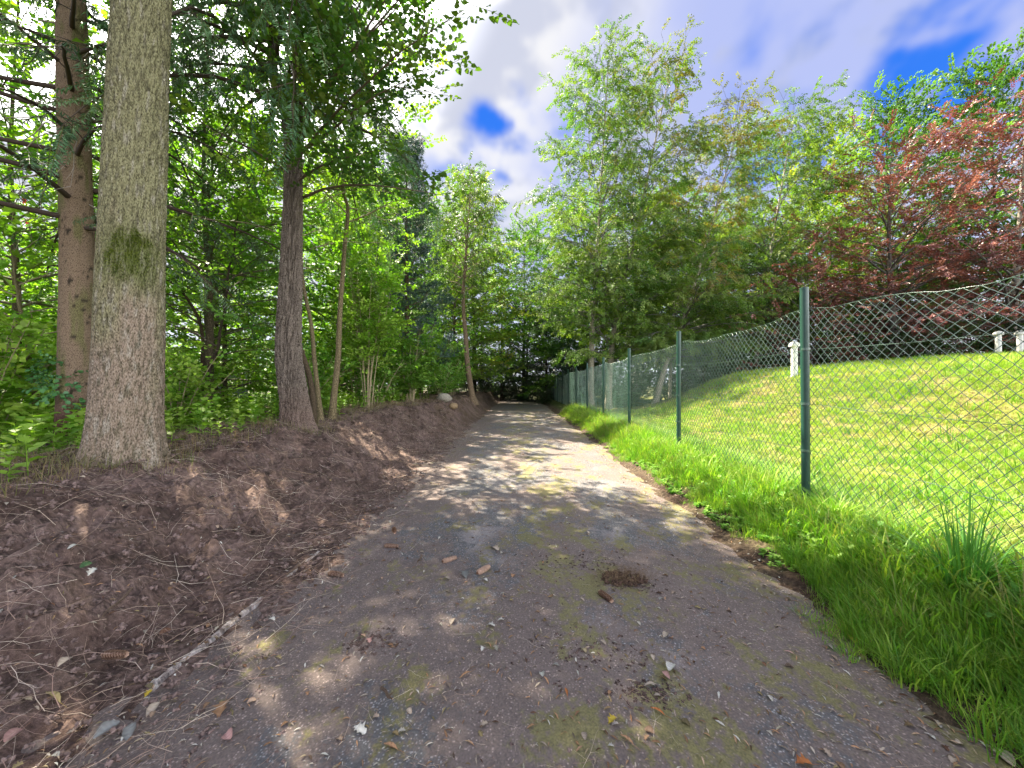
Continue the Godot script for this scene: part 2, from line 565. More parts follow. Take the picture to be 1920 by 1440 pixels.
func bark_trunk(line: PackedVector3Array, widths: PackedVector2Array, sides: int, rings: int, ridge: float, fine: Vector2, twist: float, roots: int, flare: float, paint: Callable) -> ArrayMesh:
	# a trunk whose furrows are real relief; widths = (height share, radius)
	var b := MB.new()
	for k in rings + 1:
		var t := float(k) / rings
		var p := spline(line, t)
		var r := curve(widths, t)
		for s in sides + 1:
			var a := TAU * (s % sides) / sides
			var dir := Vector3(cos(a), 0, sin(a))
			var ta := a + twist * p.y
			var lobe := 1.0 + flare * exp(-p.y / 0.22) * (0.55 + 0.45 * cos(ta * roots + 2.0 * sin(ta))) + 0.035 * nz.get_noise_3d(cos(a) * 1.2, p.y * 0.8, sin(a) * 1.2 + 7.0)
			var g := nr.get_noise_3d(cos(ta) * r * fine.x, p.y * fine.y, sin(ta) * r * fine.x)
			var g2 := nz.get_noise_3d(cos(ta) * r * fine.x * 2.7, p.y * fine.y * 4.0, sin(ta) * r * fine.x * 2.7)
			var h := -exp(-pow(g / 0.13, 2.0)) + g2 * 0.45
			b.vert(p + dir * (r * lobe + h * ridge), dir, Vector2(float(s) / sides * 4.0, p.y * 0.9), paint.call(a, p.y, h))
	var w := sides + 1
	for k in rings + 1:
		for s in w:
			var p := k * w + s
			var l: Vector3 = b.v[k * w + (s + 1) % sides] - b.v[k * w + (s - 1 + sides) % sides]
			var f: Vector3 = b.v[mini(k + 1, rings) * w + s] - b.v[maxi(k - 1, 0) * w + s]
			b.n[p] = f.cross(l).normalized()
			if k < rings and s < sides:
				b.tri(p, p + 1, p + w)
				b.tri(p + 1, p + w + 1, p + w)
	return b.mesh()

func dup(src: Node3D, x: float, d: float, turn: float, size: Vector3, label: String, group := "") -> Node3D:
	var r: Node3D = src.duplicate()
	r.name = numbered(str(src.name).rstrip("0123456789").rstrip("_"))
	add_child(r)
	r.position = Vector3(x, ground_h(x, d) - 0.06, -d)
	r.rotation.y = turn
	r.scale = size
	tag(r, label)
	if group: r.set_meta("group", group)
	return r

# ---------------------------------------------------------------- surroundings
func soil_tint(x: float, d: float) -> Color:
	var a := fb(x, d, 1.3)
	var e := fb(x + 40.0, d, 5.0)
	var c := lin(0.265, 0.2, 0.172).lerp(lin(0.18, 0.13, 0.11), smoothstep(-0.1, 0.4, a + 0.4 * e))
	c = c.lerp(lin(0.33, 0.255, 0.225), smoothstep(0.15, 0.5, -a + 0.3 * e))
	var back := smoothstep(-4.4, -6.0, x + 0.4 * a)
	c = c.lerp(lin(0.13, 0.13, 0.05), back * smoothstep(-0.4, 0.3, e) * 0.8)
	var far := smoothstep(9.0, 15.0, d)
	return c.lerp(lin(0.2, 0.16, 0.1), far * smoothstep(-0.2, 0.3, e + a) * 0.6)

func verge_tint(x: float, d: float) -> Color:
	var a := fb(x, d, 2.2)
	var soil := lin(0.10, 0.07, 0.05).lerp(lin(0.16, 0.13, 0.09), smoothstep(-0.3, 0.3, a))
	return soil.lerp(lin(0.10, 0.16, 0.03), smoothstep(2.1, 2.6, x + 0.25 * a))

func lawn_tint(x: float, d: float) -> Color:
	var a := fb(x, d, 0.55)
	var e := fb(x, d + 30.0, 2.4)
	var c := lin(0.17, 0.25, 0.04).lerp(lin(0.27, 0.31, 0.06), smoothstep(-0.3, 0.4, a + 0.5 * e))
	c = c.lerp(lin(0.42, 0.35, 0.19), smoothstep(0.16, 0.42, e + 0.5 * a) * 0.8)
	return c

func path_picture(w: int, h: int, d0: float, d1: float) -> Image:
	var out := PackedByteArray()
	out.resize(w * h * 3)
	var f := FastNoiseLite.new()
	f.seed = 77
	f.noise_type = FastNoiseLite.TYPE_SIMPLEX_SMOOTH
	f.frequency = 1.0
	f.fractal_octaves = 4
	for j in h:
		var d := lerpf(d0, d1, (j + 0.5) / h)
		for k in w:
			var x := lerpf(-2.1, 2.2, (k + 0.5) / w)
			var a := f.get_noise_2d(x * 0.9, d * 0.55)
			var e := f.get_noise_2d(x * 4.0 + 50.0, d * 3.0)
			var g3 := f.get_noise_2d(x * 17.0, d * 14.0)
			var q := rng.randf()
			var far_off := 0.5 if d < 4.0 else 0.25
			# bare tarmac with pale chips
			var r := 0.104
			var g := 0.101
			var b := 0.101
			var v := 0.75 + 0.5 * rng.randf()
			if q < 0.09:
				v = rr(2.0, 5.0)
			r *= v; g *= v; b *= v
			# pale worn patches
			var worn := smoothstep(0.1, 0.5, f.get_noise_2d(x * 1.1 + 9.0, d * 0.9 + 4.0) + 0.35 * e + 0.3 * g3)
			r = lerpf(r, 0.34, worn * far_off); g = lerpf(g, 0.30, worn * far_off); b = lerpf(b, 0.29, worn * far_off)
			# trodden soil
			var near := 1.0 - smoothstep(2.2, 4.5, d)
			var s := smoothstep(0.0, 0.4, a + 0.5 * e + 0.5 * g3 + 0.34 * near + 0.2 + 0.9 * smoothstep(-0.7, -1.7, x) + 0.7 * exp(-pow((x - 0.55) / 0.55, 2.0) - pow((d - 3.15) / 0.35, 2.0)) + 0.5 * exp(-pow((x - 0.1) / 0.9, 2.0) - pow((d - 2.12) / 0.16, 2.0)) + 0.4 * smoothstep(1.45, 2.0, x) + rr(-0.2, 0.2))
			var sv := 0.7 + 0.6 * rng.randf()
			if q < 0.045:
				sv *= rr(1.6, 3.6)
			r = lerpf(r, 0.15 * sv, s * 0.85); g = lerpf(g, 0.114 * sv, s * 0.85); b = lerpf(b, 0.098 * sv, s * 0.85)
			# moss along the middle and the right edge
			var mid := exp(-pow((x - 0.3 - 0.25 * sin(d * 0.4)) / 0.6, 2.0))
			var edge := smoothstep(1.3, 1.8, x) * (1.0 - smoothstep(1.95, 2.1, x))
			var m := smoothstep(0.2, 0.6, f.get_noise_2d(x * 2.1 + 20.0, d * 1.2 + 8.0) * 0.8 + 0.45 * e + 0.5 * g3 + 0.36 * mid + 0.32 * edge - 0.06 + rr(-0.12, 0.12))
			var mv := 0.6 + 0.8 * rng.randf()
			r = lerpf(r, 0.165 * mv, m * 0.75); g = lerpf(g, 0.155 * mv, m * 0.75); b = lerpf(b, 0.05 * mv, m * 0.75)
			var at := (j * w + k) * 3
			out[at] = clampi(int(pow(r, 0.4545) * 255.0), 0, 255)
			out[at + 1] = clampi(int(pow(g, 0.4545) * 255.0), 0, 255)
			out[at + 2] = clampi(int(pow(b, 0.4545) * 255.0), 0, 255)
	return Image.create_from_data(w, h, false, Image.FORMAT_RGB8, out)

func path_surface(picture: Image, d0: float, d1: float) -> StandardMaterial3D:
	var m := mat(Color.WHITE, 0.88, false)
	m.albedo_texture = ImageTexture.create_from_image(picture)
	m.texture_repeat = false
	m.uv1_scale = Vector3(1.0 / 4.3, 1.0 / (d1 - d0), 1)
	m.uv1_offset = Vector3(2.1 / 4.3, -d0 / (d1 - d0), 0)
	return m

func build_ground() -> void:
	rng.seed = 11
	# everything else out to the horizon, a little lower where the finer sheets lie on it
	var wide := PackedFloat32Array([-400.0, -150.0, -80.0])
	for k in range(-50, 62, 2):
		wide.append(k)
	wide.append_array(PackedFloat32Array([80.0, 150.0, 400.0]))
	var deep := PackedFloat32Array([-300.0, -80.0, -30.0])
	for k in range(-10, 64, 2):
		deep.append(k)
	deep.append_array(PackedFloat32Array([90.0, 160.0, 400.0]))
	var base_h := func(x: float, d: float) -> float:
		var inside := x > -11.0 and x < 32.5 and d > -3.9 and d < 38.5
		return minf(ground_h(clampf(x, -30.0, 40.0), clampf(d, -5.0, 60.0)), 1.2) - (0.6 if inside else 0.05)
	setting("ground", sheet(wide, deep, base_h, func(x: float, d: float) -> Color: return lin(0.09, 0.09, 0.04).lerp(lin(0.1, 0.15, 0.03), smoothstep(-0.3, 0.3, fb(x, d, 0.3)))), M.turf, "woodland ground around the lane")
	# the path
	var px := PackedFloat32Array()
	for k in 44:
		px.append(-2.1 + k * 0.1)
	var path := MeshInstance3D.new()
	path.name = "path"
	var white := func(_x: float, _d: float) -> Color: return Color.WHITE
	var near := sheet(px, steps(-2.0, 9.0, 0.1, 1.0), path_h, white)
	var far := sheet(px, steps(9.0, 40.0, 0.2, 1.02), path_h, white)
	var both := ArrayMesh.new()
	both.add_surface_from_arrays(Mesh.PRIMITIVE_TRIANGLES, near.surface_get_arrays(0))
	both.add_surface_from_arrays(Mesh.PRIMITIVE_TRIANGLES, far.surface_get_arrays(0))
	both.surface_set_material(0, path_surface(path_picture(800, 1500, 0.5, 9.0), 0.5, 9.0))
	both.surface_set_material(1, path_surface(path_picture(384, 1024, 9.0, 40.0), 9.0, 40.0))
	path.mesh = both
	add_child(path)
	tag(path, "worn tarmac path with moss, soil and pale chips", "", "", "structure")
	# dug over bank on the left
	var bx := PackedFloat32Array()
	var x := -12.0
	while x < -0.95:
		bx.append(x)
		x += 0.25 if x < -7.0 else 0.1 if x < -5.5 else 0.045
	var soil_h := func(xx: float, d: float) -> float:
		var e := smoothstep(-1.75, -2.5, xx)
		var rough := 0.085 * fb(xx, d, 2.2) + 0.07 * fb(xx + 9.0, d, 5.5) + 0.05 * fb(xx, d + 5.0, 13.0) - 0.06 * absf(fb(xx * 1.6, d * 0.8, 3.4))
		return ground_h(xx, d) + rough * (0.22 + 0.78 * e) + 0.02 * absf(fb(xx, d, 21.0)) + 0.02 * (1.0 - e) - 0.012 - 0.06 * smoothstep(-1.55, -1.1, xx)
	setting("soil_bank", sheet(bx, steps(-2.0, 40.0, 0.045, 1.007), soil_h, soil_tint), M.soil, "bare brown soil bank rising beside the path")
	# grassy strip on the right and the lawn behind the fence
	var vx := PackedFloat32Array()
	for k in 26:
		vx.append(1.72 + k * 0.06)
	var verge_h := func(xx: float, d: float) -> float: return ground_h(xx, d) + 0.035 * fb(xx, d, 4.0) + 0.02 * fb(xx, d, 11.0) - 0.035 * smoothstep(1.95, 1.72, xx) - 0.03 * smoothstep(3.0, 3.2, xx)
	setting("grass_verge", sheet(vx, steps(-2.0, 40.0, 0.06, 1.01), verge_h, verge_tint), M.soil, "rough verge between path and fence")
	var lx := PackedFloat32Array()
	x = 3.05
	while x < 34.0:
		lx.append(x)
		x += 0.14 if x < 12.0 else 0.5
	setting("lawn", sheet(lx, steps(-4.0, 40.0, 0.14, 1.008), func(xx: float, d: float) -> float: return ground_h(xx, d) + 0.03 * fb(xx, d, 2.5) + 0.02 * fb(xx, d, 7.0), lawn_tint), M.turf, "mown lawn rising to a mound behind the fence")

func paint_sky() -> ImageTexture:
	var w := 1024
	var h := 512
	var im := Image.create(w, h, false, Image.FORMAT_RGBF)
	var f := FastNoiseLite.new()
	f.seed = 5
	f.noise_type = FastNoiseLite.TYPE_SIMPLEX_SMOOTH
	f.frequency = 1.0
	f.fractal_octaves = 5
	# openings of blue sky between the clouds: azimuth right of the lane, elevation, half widths, strength (degrees)
	var gaps := [[4, 43, 12, 6, -0.3], [-7, 23, 8, 5, -0.25], [18, 38, 10, 8, -0.3], [47, 29, 17, 10, 0.8], [35, 26, 7, 4, 1.0], [44, 35, 8, 3.5, 0.95], [62, 24, 12, 5, 0.9], [-2, 34.5, 6, 2.6, 0.85], [-1, 30, 9, 8, 0.55], [-2, 27, 2.6, 5, 0.8], [-70, 50, 16, 10, 0.7], [110, 38, 20, 9, 0.9], [170, 40, 24, 10, 0.9], [-130, 36, 22, 10, 0.9], [20, 72, 40, 9, 0.6]]
	for j in h:
		var el := PI * (0.5 - (j + 0.5) / h)
		for k in w:
			var az := wrapf(TAU * (k + 0.5) / w, -PI, PI)
			var dir := Vector3(sin(az) * cos(el), sin(el), -cos(az) * cos(el))
			var p := dir / (maxf(dir.y, 0.0) + 0.22)
			var n1 := f.get_noise_2d(p.x * 1.3, p.z * 1.3)
			var n2 := f.get_noise_2d(p.x * 2.6 + p.z * 1.2 + 30.0, p.z * 1.4 - p.x * 1.0)
			var n3 := f.get_noise_2d(p.x * 6.0, p.z * 6.0 + 70.0)
			var open := 0.0
			var shut := 0.0
			for g in gaps:
				var da := fposmod(rad_to_deg(az) - g[0] + 180.0, 360.0) - 180.0
				var de: float = rad_to_deg(el) - g[1]
				if g[4] < 0.0:
					shut = maxf(shut, -g[4] * exp(-pow(da / g[2], 2.0) - pow(de / g[3], 2.0)))
				open = maxf(open, g[4] * exp(-pow(da / g[2], 2.0) - pow(de / g[3], 2.0)) * (0.8 + 1.1 * n1 + 1.2 * n3))
			var cover := smoothstep(-0.5, 0.45, n1 * 0.45 + n2 * 0.75 + 0.56 - open + shut * (1.0 - minf(open, 1.0)) + 0.6 * pow(1.0 - clampf(dir.y, 0.0, 1.0), 5.0))
			var up := clampf(dir.y, 0.0, 1.0)
			var blue := Vector3(0.0038, 0.0225, 0.105).lerp(Vector3(0.01, 0.042, 0.115), pow(1.0 - up, 3.0))
			# cloud is lilac grey midway round from the sun, white nearer it and dazzling round it
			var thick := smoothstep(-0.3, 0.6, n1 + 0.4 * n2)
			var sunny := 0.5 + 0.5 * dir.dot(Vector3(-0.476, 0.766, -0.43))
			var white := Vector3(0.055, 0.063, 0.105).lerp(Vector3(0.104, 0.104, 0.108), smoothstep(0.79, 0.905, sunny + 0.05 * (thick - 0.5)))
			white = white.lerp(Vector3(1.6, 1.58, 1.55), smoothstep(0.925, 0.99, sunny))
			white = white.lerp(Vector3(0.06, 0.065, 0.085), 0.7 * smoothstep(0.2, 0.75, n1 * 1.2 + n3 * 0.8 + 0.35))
			white = white.lerp(Vector3(0.95, 0.95, 0.98), smoothstep(0.56, 0.22, sunny))  # unseen cloud opposite the sun, kept extra bright to lift the shade
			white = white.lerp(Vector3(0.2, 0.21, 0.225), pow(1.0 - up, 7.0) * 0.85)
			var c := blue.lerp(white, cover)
			im.set_pixel(k, j, Color(c.x, c.y, c.z))
	return ImageTexture.create_from_image(im)

# ---------------------------------------------------------------- fence
const FENCE_X := 2.9
const BAY := 3.08
const FIRST := 0.84

func link_mesh(seed_: int, rows: int, loose: float, thick := 0.0031) -> ArrayMesh:
	# woven diamond wire for one bay: x along z (0 .. -BAY), y from 0 at the lawn
	var b := MB.new()
	var wd := 0.088
	var hd := 0.046
	var cols := int(BAY / wd)
	var f := FastNoiseLite.new()
	f.seed = seed_
	f.frequency = 1.0
	var place := func(s: float, j: int) -> Vector3:
		var y := j * hd
		var top := float(j) / rows
		var t := s / BAY
		var sag := loose * pow(top, 5.0) * (0.75 * sin(PI * t) + 0.3 * f.get_noise_2d(s * 0.8, 3.0))
		var out := (0.035 + loose * 0.2 * pow(top, 3.0)) * f.get_noise_2d(s * 0.9, y * 0.9) * sin(PI * t)
		return Vector3(out, y - sag + 0.012 * f.get_noise_2d(s * 2.0, y * 2.0 + 9.0), -s)
	for k in cols:
		for e in 2:
			var pts := PackedVector3Array()
			var rad := PackedFloat32Array()
			for j in rows + 1:
				var s := (k + 0.5) * wd + (0.0 if j % 2 == 0 else (wd * 0.5 if e == 0 else -wd * 0.5))
				var q: Vector3 = place.call(s, j)
				q.x += 0.002 * (1.0 if (j + e) % 2 == 0 else -1.0)
				pts.append(q)
				rad.append(thick)
			b.tube(pts, rad, 3)
	var rim := PackedVector3Array()
	var rw := PackedFloat32Array()
	for q in 40:
		rim.append(place.call(BAY * q / 39.0, rows))
		rw.append(0.0022)
	b.tube(rim, rw, 4)
	return b.mesh()

func build_fence() -> void:
	rng.seed = 31
	var o := thing("chain_link_fence", "tall dark green chain link fence with round posts along the right side of the path", "fence", Vector3(FENCE_X, 0, 0))
	var meshes := [link_mesh(1, 43, 0.17), link_mesh(2, 43, 0.05), link_mesh(3, 43, 0.10), link_mesh(2, 43, 0.05, 0.004), link_mesh(3, 43, 0.10, 0.004)]
	for k in 16:
		var d := FIRST + BAY * k
		var y := ground_h(FENCE_X, d)
		var top := 2.49 - 0.012 * k
		var pb := MB.new()
		var lean := Vector3(rr(-0.012, 0.012), 0, rr(-0.012, 0.012))
		pb.tube(PackedVector3Array([Vector3(0, y - 0.2, 0), Vector3(0, y, 0) + lean * 0.2, Vector3(0, lerpf(y, top, 0.5), 0) + lean * 0.5, Vector3(0, top, 0) + lean]), PackedFloat32Array([0.038, 0.038, 0.038, 0.038]), 16, Color.WHITE, 2.0, 1.3)
		pb.tube(PackedVector3Array([Vector3(0, top - 0.012, 0) + lean, Vector3(0, top + 0.006, 0) + lean]), PackedFloat32Array([0.0395, 0.0385]), 16, Color.WHITE, 1.0, 1.0, true)
		var p := part("post", pb.mesh(), M.post, o, Transform3D(Basis.IDENTITY, Vector3(0, 0, -d)))
		if k < 8:
			for wy in [0.84, 1.31, 1.86]:
				var cb := MB.new()
				cb.tube(PackedVector3Array([Vector3(-0.005, wy - 0.012, 0.03), Vector3(-0.005, wy + 0.012, 0.03)]), PackedFloat32Array([0.041, 0.041]), 12, Color.WHITE, 1.0, 1.0, true)
				part("clip", cb.mesh(), M.wire, p, Transform3D(Basis.IDENTITY, Vector3(0, 0, -0.03)))
		if k < 15:
			var kind := 0 if k == 0 else (1 if k < 3 else 3) + k % 2
			part("wire_mesh", meshes[kind], M.wire if k < 3 else M.sheen_wire, o, Transform3D(Basis.IDENTITY, Vector3(0.043, top - 0.2 - 43 * 0.046, -d)))
			for wy in [0.84, 1.31, 1.86]:
				var wb := MB.new()
				var pts := PackedVector3Array()
				var rad := PackedFloat32Array()
				for q in 7:
					var t := q / 6.0
					pts.append(Vector3(0.047, wy - 0.03 * sin(PI * t) * (1.0 if k > 0 else 1.6), -d - BAY * t))
					rad.append(0.0021)
				wb.tube(pts, rad, 4)
				part("tension_wire", wb.mesh(), M.wire, o)

func build_bollards() -> void:
	var labels := ["white capped bollard on the left shoulder of the grass mound, beside the nearest green post", "white capped bollard on the mound top, left one of the right pair", "white capped bollard at the right edge of the photo on the mound top"]
	var at := [[7.81, 11.0], [17.14, 14.0], [17.9, 14.0]]
	for k in 3:
		var o := thing("bollard", labels[k], "bollard", Vector3(at[k][0], ground_h(at[k][0], at[k][1]) - 0.02, -at[k][1]), "white bollards on the mound")
		var b := MB.new()
		b.tube(PackedVector3Array([Vector3(0, -0.2, 0), Vector3(0, 0.4, 0), Vector3(0, 0.9, 0)]), PackedFloat32Array([0.083, 0.08, 0.076]), 20, Color.WHITE, 1.0, 1.0, true)
		part("shaft", b.mesh(), M.white, o)
		var c := MB.new()
		c.tube(PackedVector3Array([Vector3(0, 0.86, 0), Vector3(0, 0.875, 0), Vector3(0, 0.93, 0), Vector3(0, 0.975, 0), Vector3(0, 1.0, 0)]), PackedFloat32Array([0.11, 0.135, 0.132, 0.085, 0.03]), 20, Color.WHITE, 1.0, 1.0, true)
		part("cap", c.mesh(), M.white, o)

# ---------------------------------------------------------------- small things
func cone_mesh() -> Array:
	var core := MB.new()
	core.tube(PackedVector3Array([Vector3(0, -0.06, 0), Vector3(0, -0.03, 0), Vector3(0, 0.02, 0), Vector3(0, 0.06, 0)]), PackedFloat32Array([0.008, 0.015, 0.014, 0.005]), 10, lin(0.16, 0.08, 0.05), 1, 1, true)
	var b := MB.new()
	for k in 96:
		var t := k / 95.0
		var a := k * 2.399963
		var r := 0.0165 * sqrt(clampf(1.0 - pow((t - 0.36) / 0.65, 2.0), 0.02, 1.0))
		var out := Vector3(cos(a), 0, sin(a))
		var g := rr(0.8, 1.25)
		b.leaf(out * r * 0.75 + Vector3(0, -0.062 + t * 0.118, 0), (out * 0.75 + Vector3(0, 1, 0)).normalized(), out, 0.021, 0.0085, -0.25, Color(0.37 * g, 0.25 * g, 0.18 * g), true)
	return [core.mesh(), b.mesh()]

func fallen_leaf(kind: int) -> ArrayMesh:
	# 0 broad and curled, 1 narrow willow-like, 2 rounded, 3 lobed
	var b := MB.new()
	var rows := 10
	for k in rows + 1:
		var t := float(k) / rows
		var w := 0.0
		match kind:
			0: w = 0.30 * pow(sin(PI * clampf(t * 0.94 + 0.03, 0, 1)), 0.8)
			1: w = 0.12 * sin(PI * clampf(t * 0.96 + 0.02, 0, 1))
			2: w = 0.38 * pow(sin(PI * clampf(t * 0.94 + 0.04, 0, 1)), 0.6)
			3: w = (0.42 if k % 3 == 1 else 0.2) * sin(PI * clampf(t * 0.9 + 0.08, 0, 1)) + 0.02
		var y := 0.10 * sin(PI * t * 1.3) + 0.07 * t * t
		for e in [-1.0, -0.5, 0.0, 0.5, 1.0]:
			var cup: float = (0.5 if kind != 1 else 0.35) * w * e * e + 0.035 * nz.get_noise_2d(e * 2.0 + kind * 7.0, t * 4.0)
			var g: float = 0.82 + 0.5 * nz.get_noise_2d(e * 3.0 + kind * 5.0, t * 6.0) + (0.1 if k % 2 == 0 else 0.0)
			if e == 0.0: g *= 1.2
			if absf(e) == 1.0: g *= 0.75
			b.vert(Vector3(e * w * (1.0 + 0.12 * nz.get_noise_2d(e * 9.0, t * 9.0)), y + cup, t - 0.5), Vector3(-e * 0.6, 1, -0.2).normalized(), Vector2(0.5 + e * 0.5, t), Color(g, g * 0.97, g * 0.93))
	for k in rows:
		for s in 4:
			var p := k * 5 + s
			b.tri(p, p + 1, p + 5)
			b.tri(p + 1, p + 6, p + 5)
	b.tube(PackedVector3Array([Vector3(0, 0.0, -0.5), Vector3(0.03, 0.05, -0.72), Vector3(0.02, 0.03, -0.95)]), PackedFloat32Array([0.012, 0.01, 0.008]), 3, Color(0.7, 0.6, 0.45))
	return b.mesh()

func lie(x: float, d: float, size: float, turn: float, up := 0.012) -> Transform3D:
	var y := maxf(path_h(x, d), ground_h(x, d)) if x < -1.2 or x > 1.9 else path_h(x, d)
	if x < -1.5:
		y += 0.03
	var n := Vector3(ground_h(x - 0.05, d) - ground_h(x + 0.05, d), 0.1, ground_h(x, d + 0.05) - ground_h(x, d - 0.05)).normalized()
	var b := face(n, Vector3(cos(turn), 0, sin(turn)))
	return Transform3D(b.scaled_local(Vector3.ONE * size), Vector3(x, y + up, -d))

func build_litter() -> void:
	rng.seed = 41
	var cone := cone_mesh()
	var cones := [[-1.26, 3.88, 0.4, "small spruce cone farthest up the path, by the soil edge"], [-1.17, 3.5, 1.5, "spruce cone lying crosswise just below the farthest cone"], [-0.58, 3.2, 2.2, "open scaled spruce cone with a stick beside it, left of mid path"], [-0.28, 3.02, 2.5, "small spruce cone pointing down the path by pale leaves"], [0.60, 2.68, 0.5, "reddish spruce cone alone right of mid path, below the dug up turf"], [-1.43, 2.98, 1.3, "brown spruce cone at the left edge of the tarmac beside the kerb"], [-2.12, 1.98, 1.6, "flattened pale brown spruce cone half sunk in the soil at left"]]
	for c in cones:
		var t := lie(c[0], c[1], 1.0, 0.0, 0.014)
		var o := thing("pine_cone", c[3], "cone", t.origin, "spruce cones fallen on the path")
		o.basis = Basis(Vector3.UP, c[2]) * Basis(Vector3.RIGHT, PI / 2) * Basis(Vector3.UP, c[2] * 3.0)
		o.scale = Vector3.ONE * rr(0.9, 1.1)
		part("core", cone[0], M.clod, o)
		part("scales", cone[1], M.dry, o)
	# the larger leaves that one can pick out
	var shapes := [fallen_leaf(0), fallen_leaf(1), fallen_leaf(2), fallen_leaf(3)]
	var hues := {"pale": lin(0.46, 0.39, 0.31), "white": lin(0.62, 0.62, 0.56), "tan": lin(0.42, 0.25, 0.14), "yellow": lin(0.55, 0.42, 0.06), "grey": lin(0.24, 0.25, 0.24), "green": lin(0.07, 0.14, 0.06), "brown": lin(0.15, 0.08, 0.05), "orange": lin(0.44, 0.17, 0.06), "pink": lin(0.5, 0.3, 0.27), "olive": lin(0.3, 0.25, 0.12)}
	var leaves := [
		[-2.26, 1.88, 0, 0.085, "pale", "broad pale leaf lying on bare soil at lower left"], [-2.11, 1.71, 1, 0.13, "olive", "long curled olive leaf on the soil below the broad pale leaf"],
		[-2.05, 1.53, 2, 0.075, "pink", "pinkish round leaf in the bottom left corner"], [-1.63, 1.69, 0, 0.075, "pale", "pale oval leaf by the near end of the kerb"],
		[-1.74, 1.78, 3, 0.045, "yellow", "tiny yellow leaf just below the white kerb"], [-1.73, 1.59, 0, 0.10, "grey", "grey green curled leaf at bottom left, left of its grey neighbour"],
		[-1.62, 1.58, 0, 0.085, "grey", "slate grey leaf at bottom left, right of its grey neighbour"], [-1.22, 1.6, 2, 0.065, "pink", "pale pink leaf alone on tarmac at bottom left"],
		[-1.53, 2.36, 0, 0.06, "white", "white leaf on tarmac right of the kerb's far end"], [-2.75, 2.4, 2, 0.07, "green", "dark green leaf lying on the bare soil"],
		[-2.69, 2.38, 3, 0.075, "white", "crumpled white leaf touching the dark green leaf"], [-2.95, 2.5, 0, 0.07, "white", "white leaf on the soil left of the dark green leaf"],
		[-2.05, 2.2, 2, 0.06, "brown", "dull brown leaf between the soil and the kerb"], [-1.35, 1.73, 3, 0.10, "tan", "tan star shaped leaf on tarmac below the kerb"],
		[-0.21, 3.45, 3, 0.12, "pale", "pale many pointed leaf farthest up mid path"], [-0.41, 2.96, 3, 0.13, "grey", "grey green ragged leaf left of the small cone"],
		[-0.25, 2.88, 0, 0.06, "white", "pale leaf just below the small cone"], [-0.04, 2.94, 2, 0.055, "tan", "tan leaf right of the short stick, mid path"],
		[-0.54, 2.9, 0, 0.065, "pale", "pale curled leaf left of the grey ragged leaf"], [-0.41, 2.39, 2, 0.06, "pale", "pale oval leaf below the mossy lump"],
		[-0.17, 2.34, 3, 0.065, "white", "white star leaf at left end of the moss band"], [-0.11, 2.39, 3, 0.05, "white", "small white leaf beside the white star leaf"],
		[-0.20, 2.14, 3, 0.05, "white", "square white leaf in the trodden soil below the moss band"], [0.80, 2.03, 2, 0.075, "white", "round white leaf right of mid path, brightest there"],
		[0.75, 1.97, 0, 0.06, "pink", "pink purple leaf just below the round white leaf"], [0.12, 1.96, 2, 0.045, "white", "small white leaf in the middle of the lower path"],
		[0.65, 1.9, 1, 0.095, "pale", "narrow curved leaf below the pink leaf"], [0.23, 1.85, 1, 0.065, "orange", "orange narrow leaf in the middle of the lower path"],
		[0.14, 1.92, 1, 0.055, "tan", "tan narrow leaf above left of the orange leaf"], [-0.27, 1.95, 1, 0.075, "tan", "tan narrow leaf with a long stalk on the lower path"],
		[0.87, 2.29, 0, 0.065, "pale", "pale leaf on tarmac below right of the reddish cone"], [-0.86, 2.21, 3, 0.065, "pink", "pinkish leaf among needles at left of path"],
		[-0.52, 1.56, 1, 0.085, "tan", "tan narrow leaf near the bottom edge, left of mid path"], [-0.68, 1.64, 3, 0.075, "white", "crumpled white leaf near the bottom edge at left"],
		[0.45, 1.6, 1, 0.075, "tan", "tan narrow leaf near the bottom edge, right of mid path"], [0.63, 1.75, 1, 0.075, "orange", "orange narrow leaf above the pale worn patch"],
		[0.41, 1.69, 3, 0.06, "yellow", "yellowish ragged leaf left of the pale worn patch"], [1.96, 2.29, 0, 0.09, "yellow", "bright yellow leaf at the grass edge on the right"],
		[1.95, 1.58, 2, 0.08, "pale", "pale tan leaf in the bottom right corner at the verge"], [1.12, 1.53, 3, 0.075, "orange", "reddish ragged leaf at the bottom edge, right of mid path"],
		[1.51, 2.17, 1, 0.055, "pink", "pale pink narrow leaf on tarmac right of mid path"], [0.96, 1.86, 1, 0.06, "white", "whitish narrow leaf right of the pink leaf"]]
	for l in leaves:
		var m: StandardMaterial3D = M.dry.duplicate()
		m.albedo_color = Color(hues[l[4]].r, hues[l[4]].g, hues[l[4]].b).linear_to_srgb()
		single("fallen_leaf", shapes[l[2]], m, l[5], "leaf", lie(l[0], l[1], l[3] * 0.85, rr(0, TAU), 0.006) * Transform3D(Basis(jit(1).normalized(), rr(0.0, 0.35)), Vector3.ZERO), "larger leaves fallen on the path and soil")
	# small leaf bits, needles and chaff without number
	var where := [[], [], [], []]
	var tint := [[], [], [], []]
	for k in 11000:
		var d := 1.2 + 11.0 * pow(rng.randf(), 1.8)
		var x := rr(-1.9, 2.05) if k % 3 else rr(-6.2, -1.3)
		if k % 7 == 0:
			x = rr(1.7, 2.35)
		var s := (rng.randi() % 4) if rng.randf() < 0.13 else 1
		where[s].append(lie(x, d, rr(0.012, 0.042), rr(0, TAU), 0.003) * Transform3D(Basis(jit(1).normalized(), rr(0, 0.5)), Vector3.ZERO))
		var v := rr(0.5, 1.15)
		tint[s].append(pick([hues.pale, hues.pale, hues.tan, hues.tan, hues.olive, hues.brown, hues.white]) * v)
	var lo := thing("leaf_litter", "scattered bits of dead leaf over path and soil", "litter")
	for s in 4:
		copies("leaf_bits", shapes[s], M.dry, where[s], tint[s], lo)
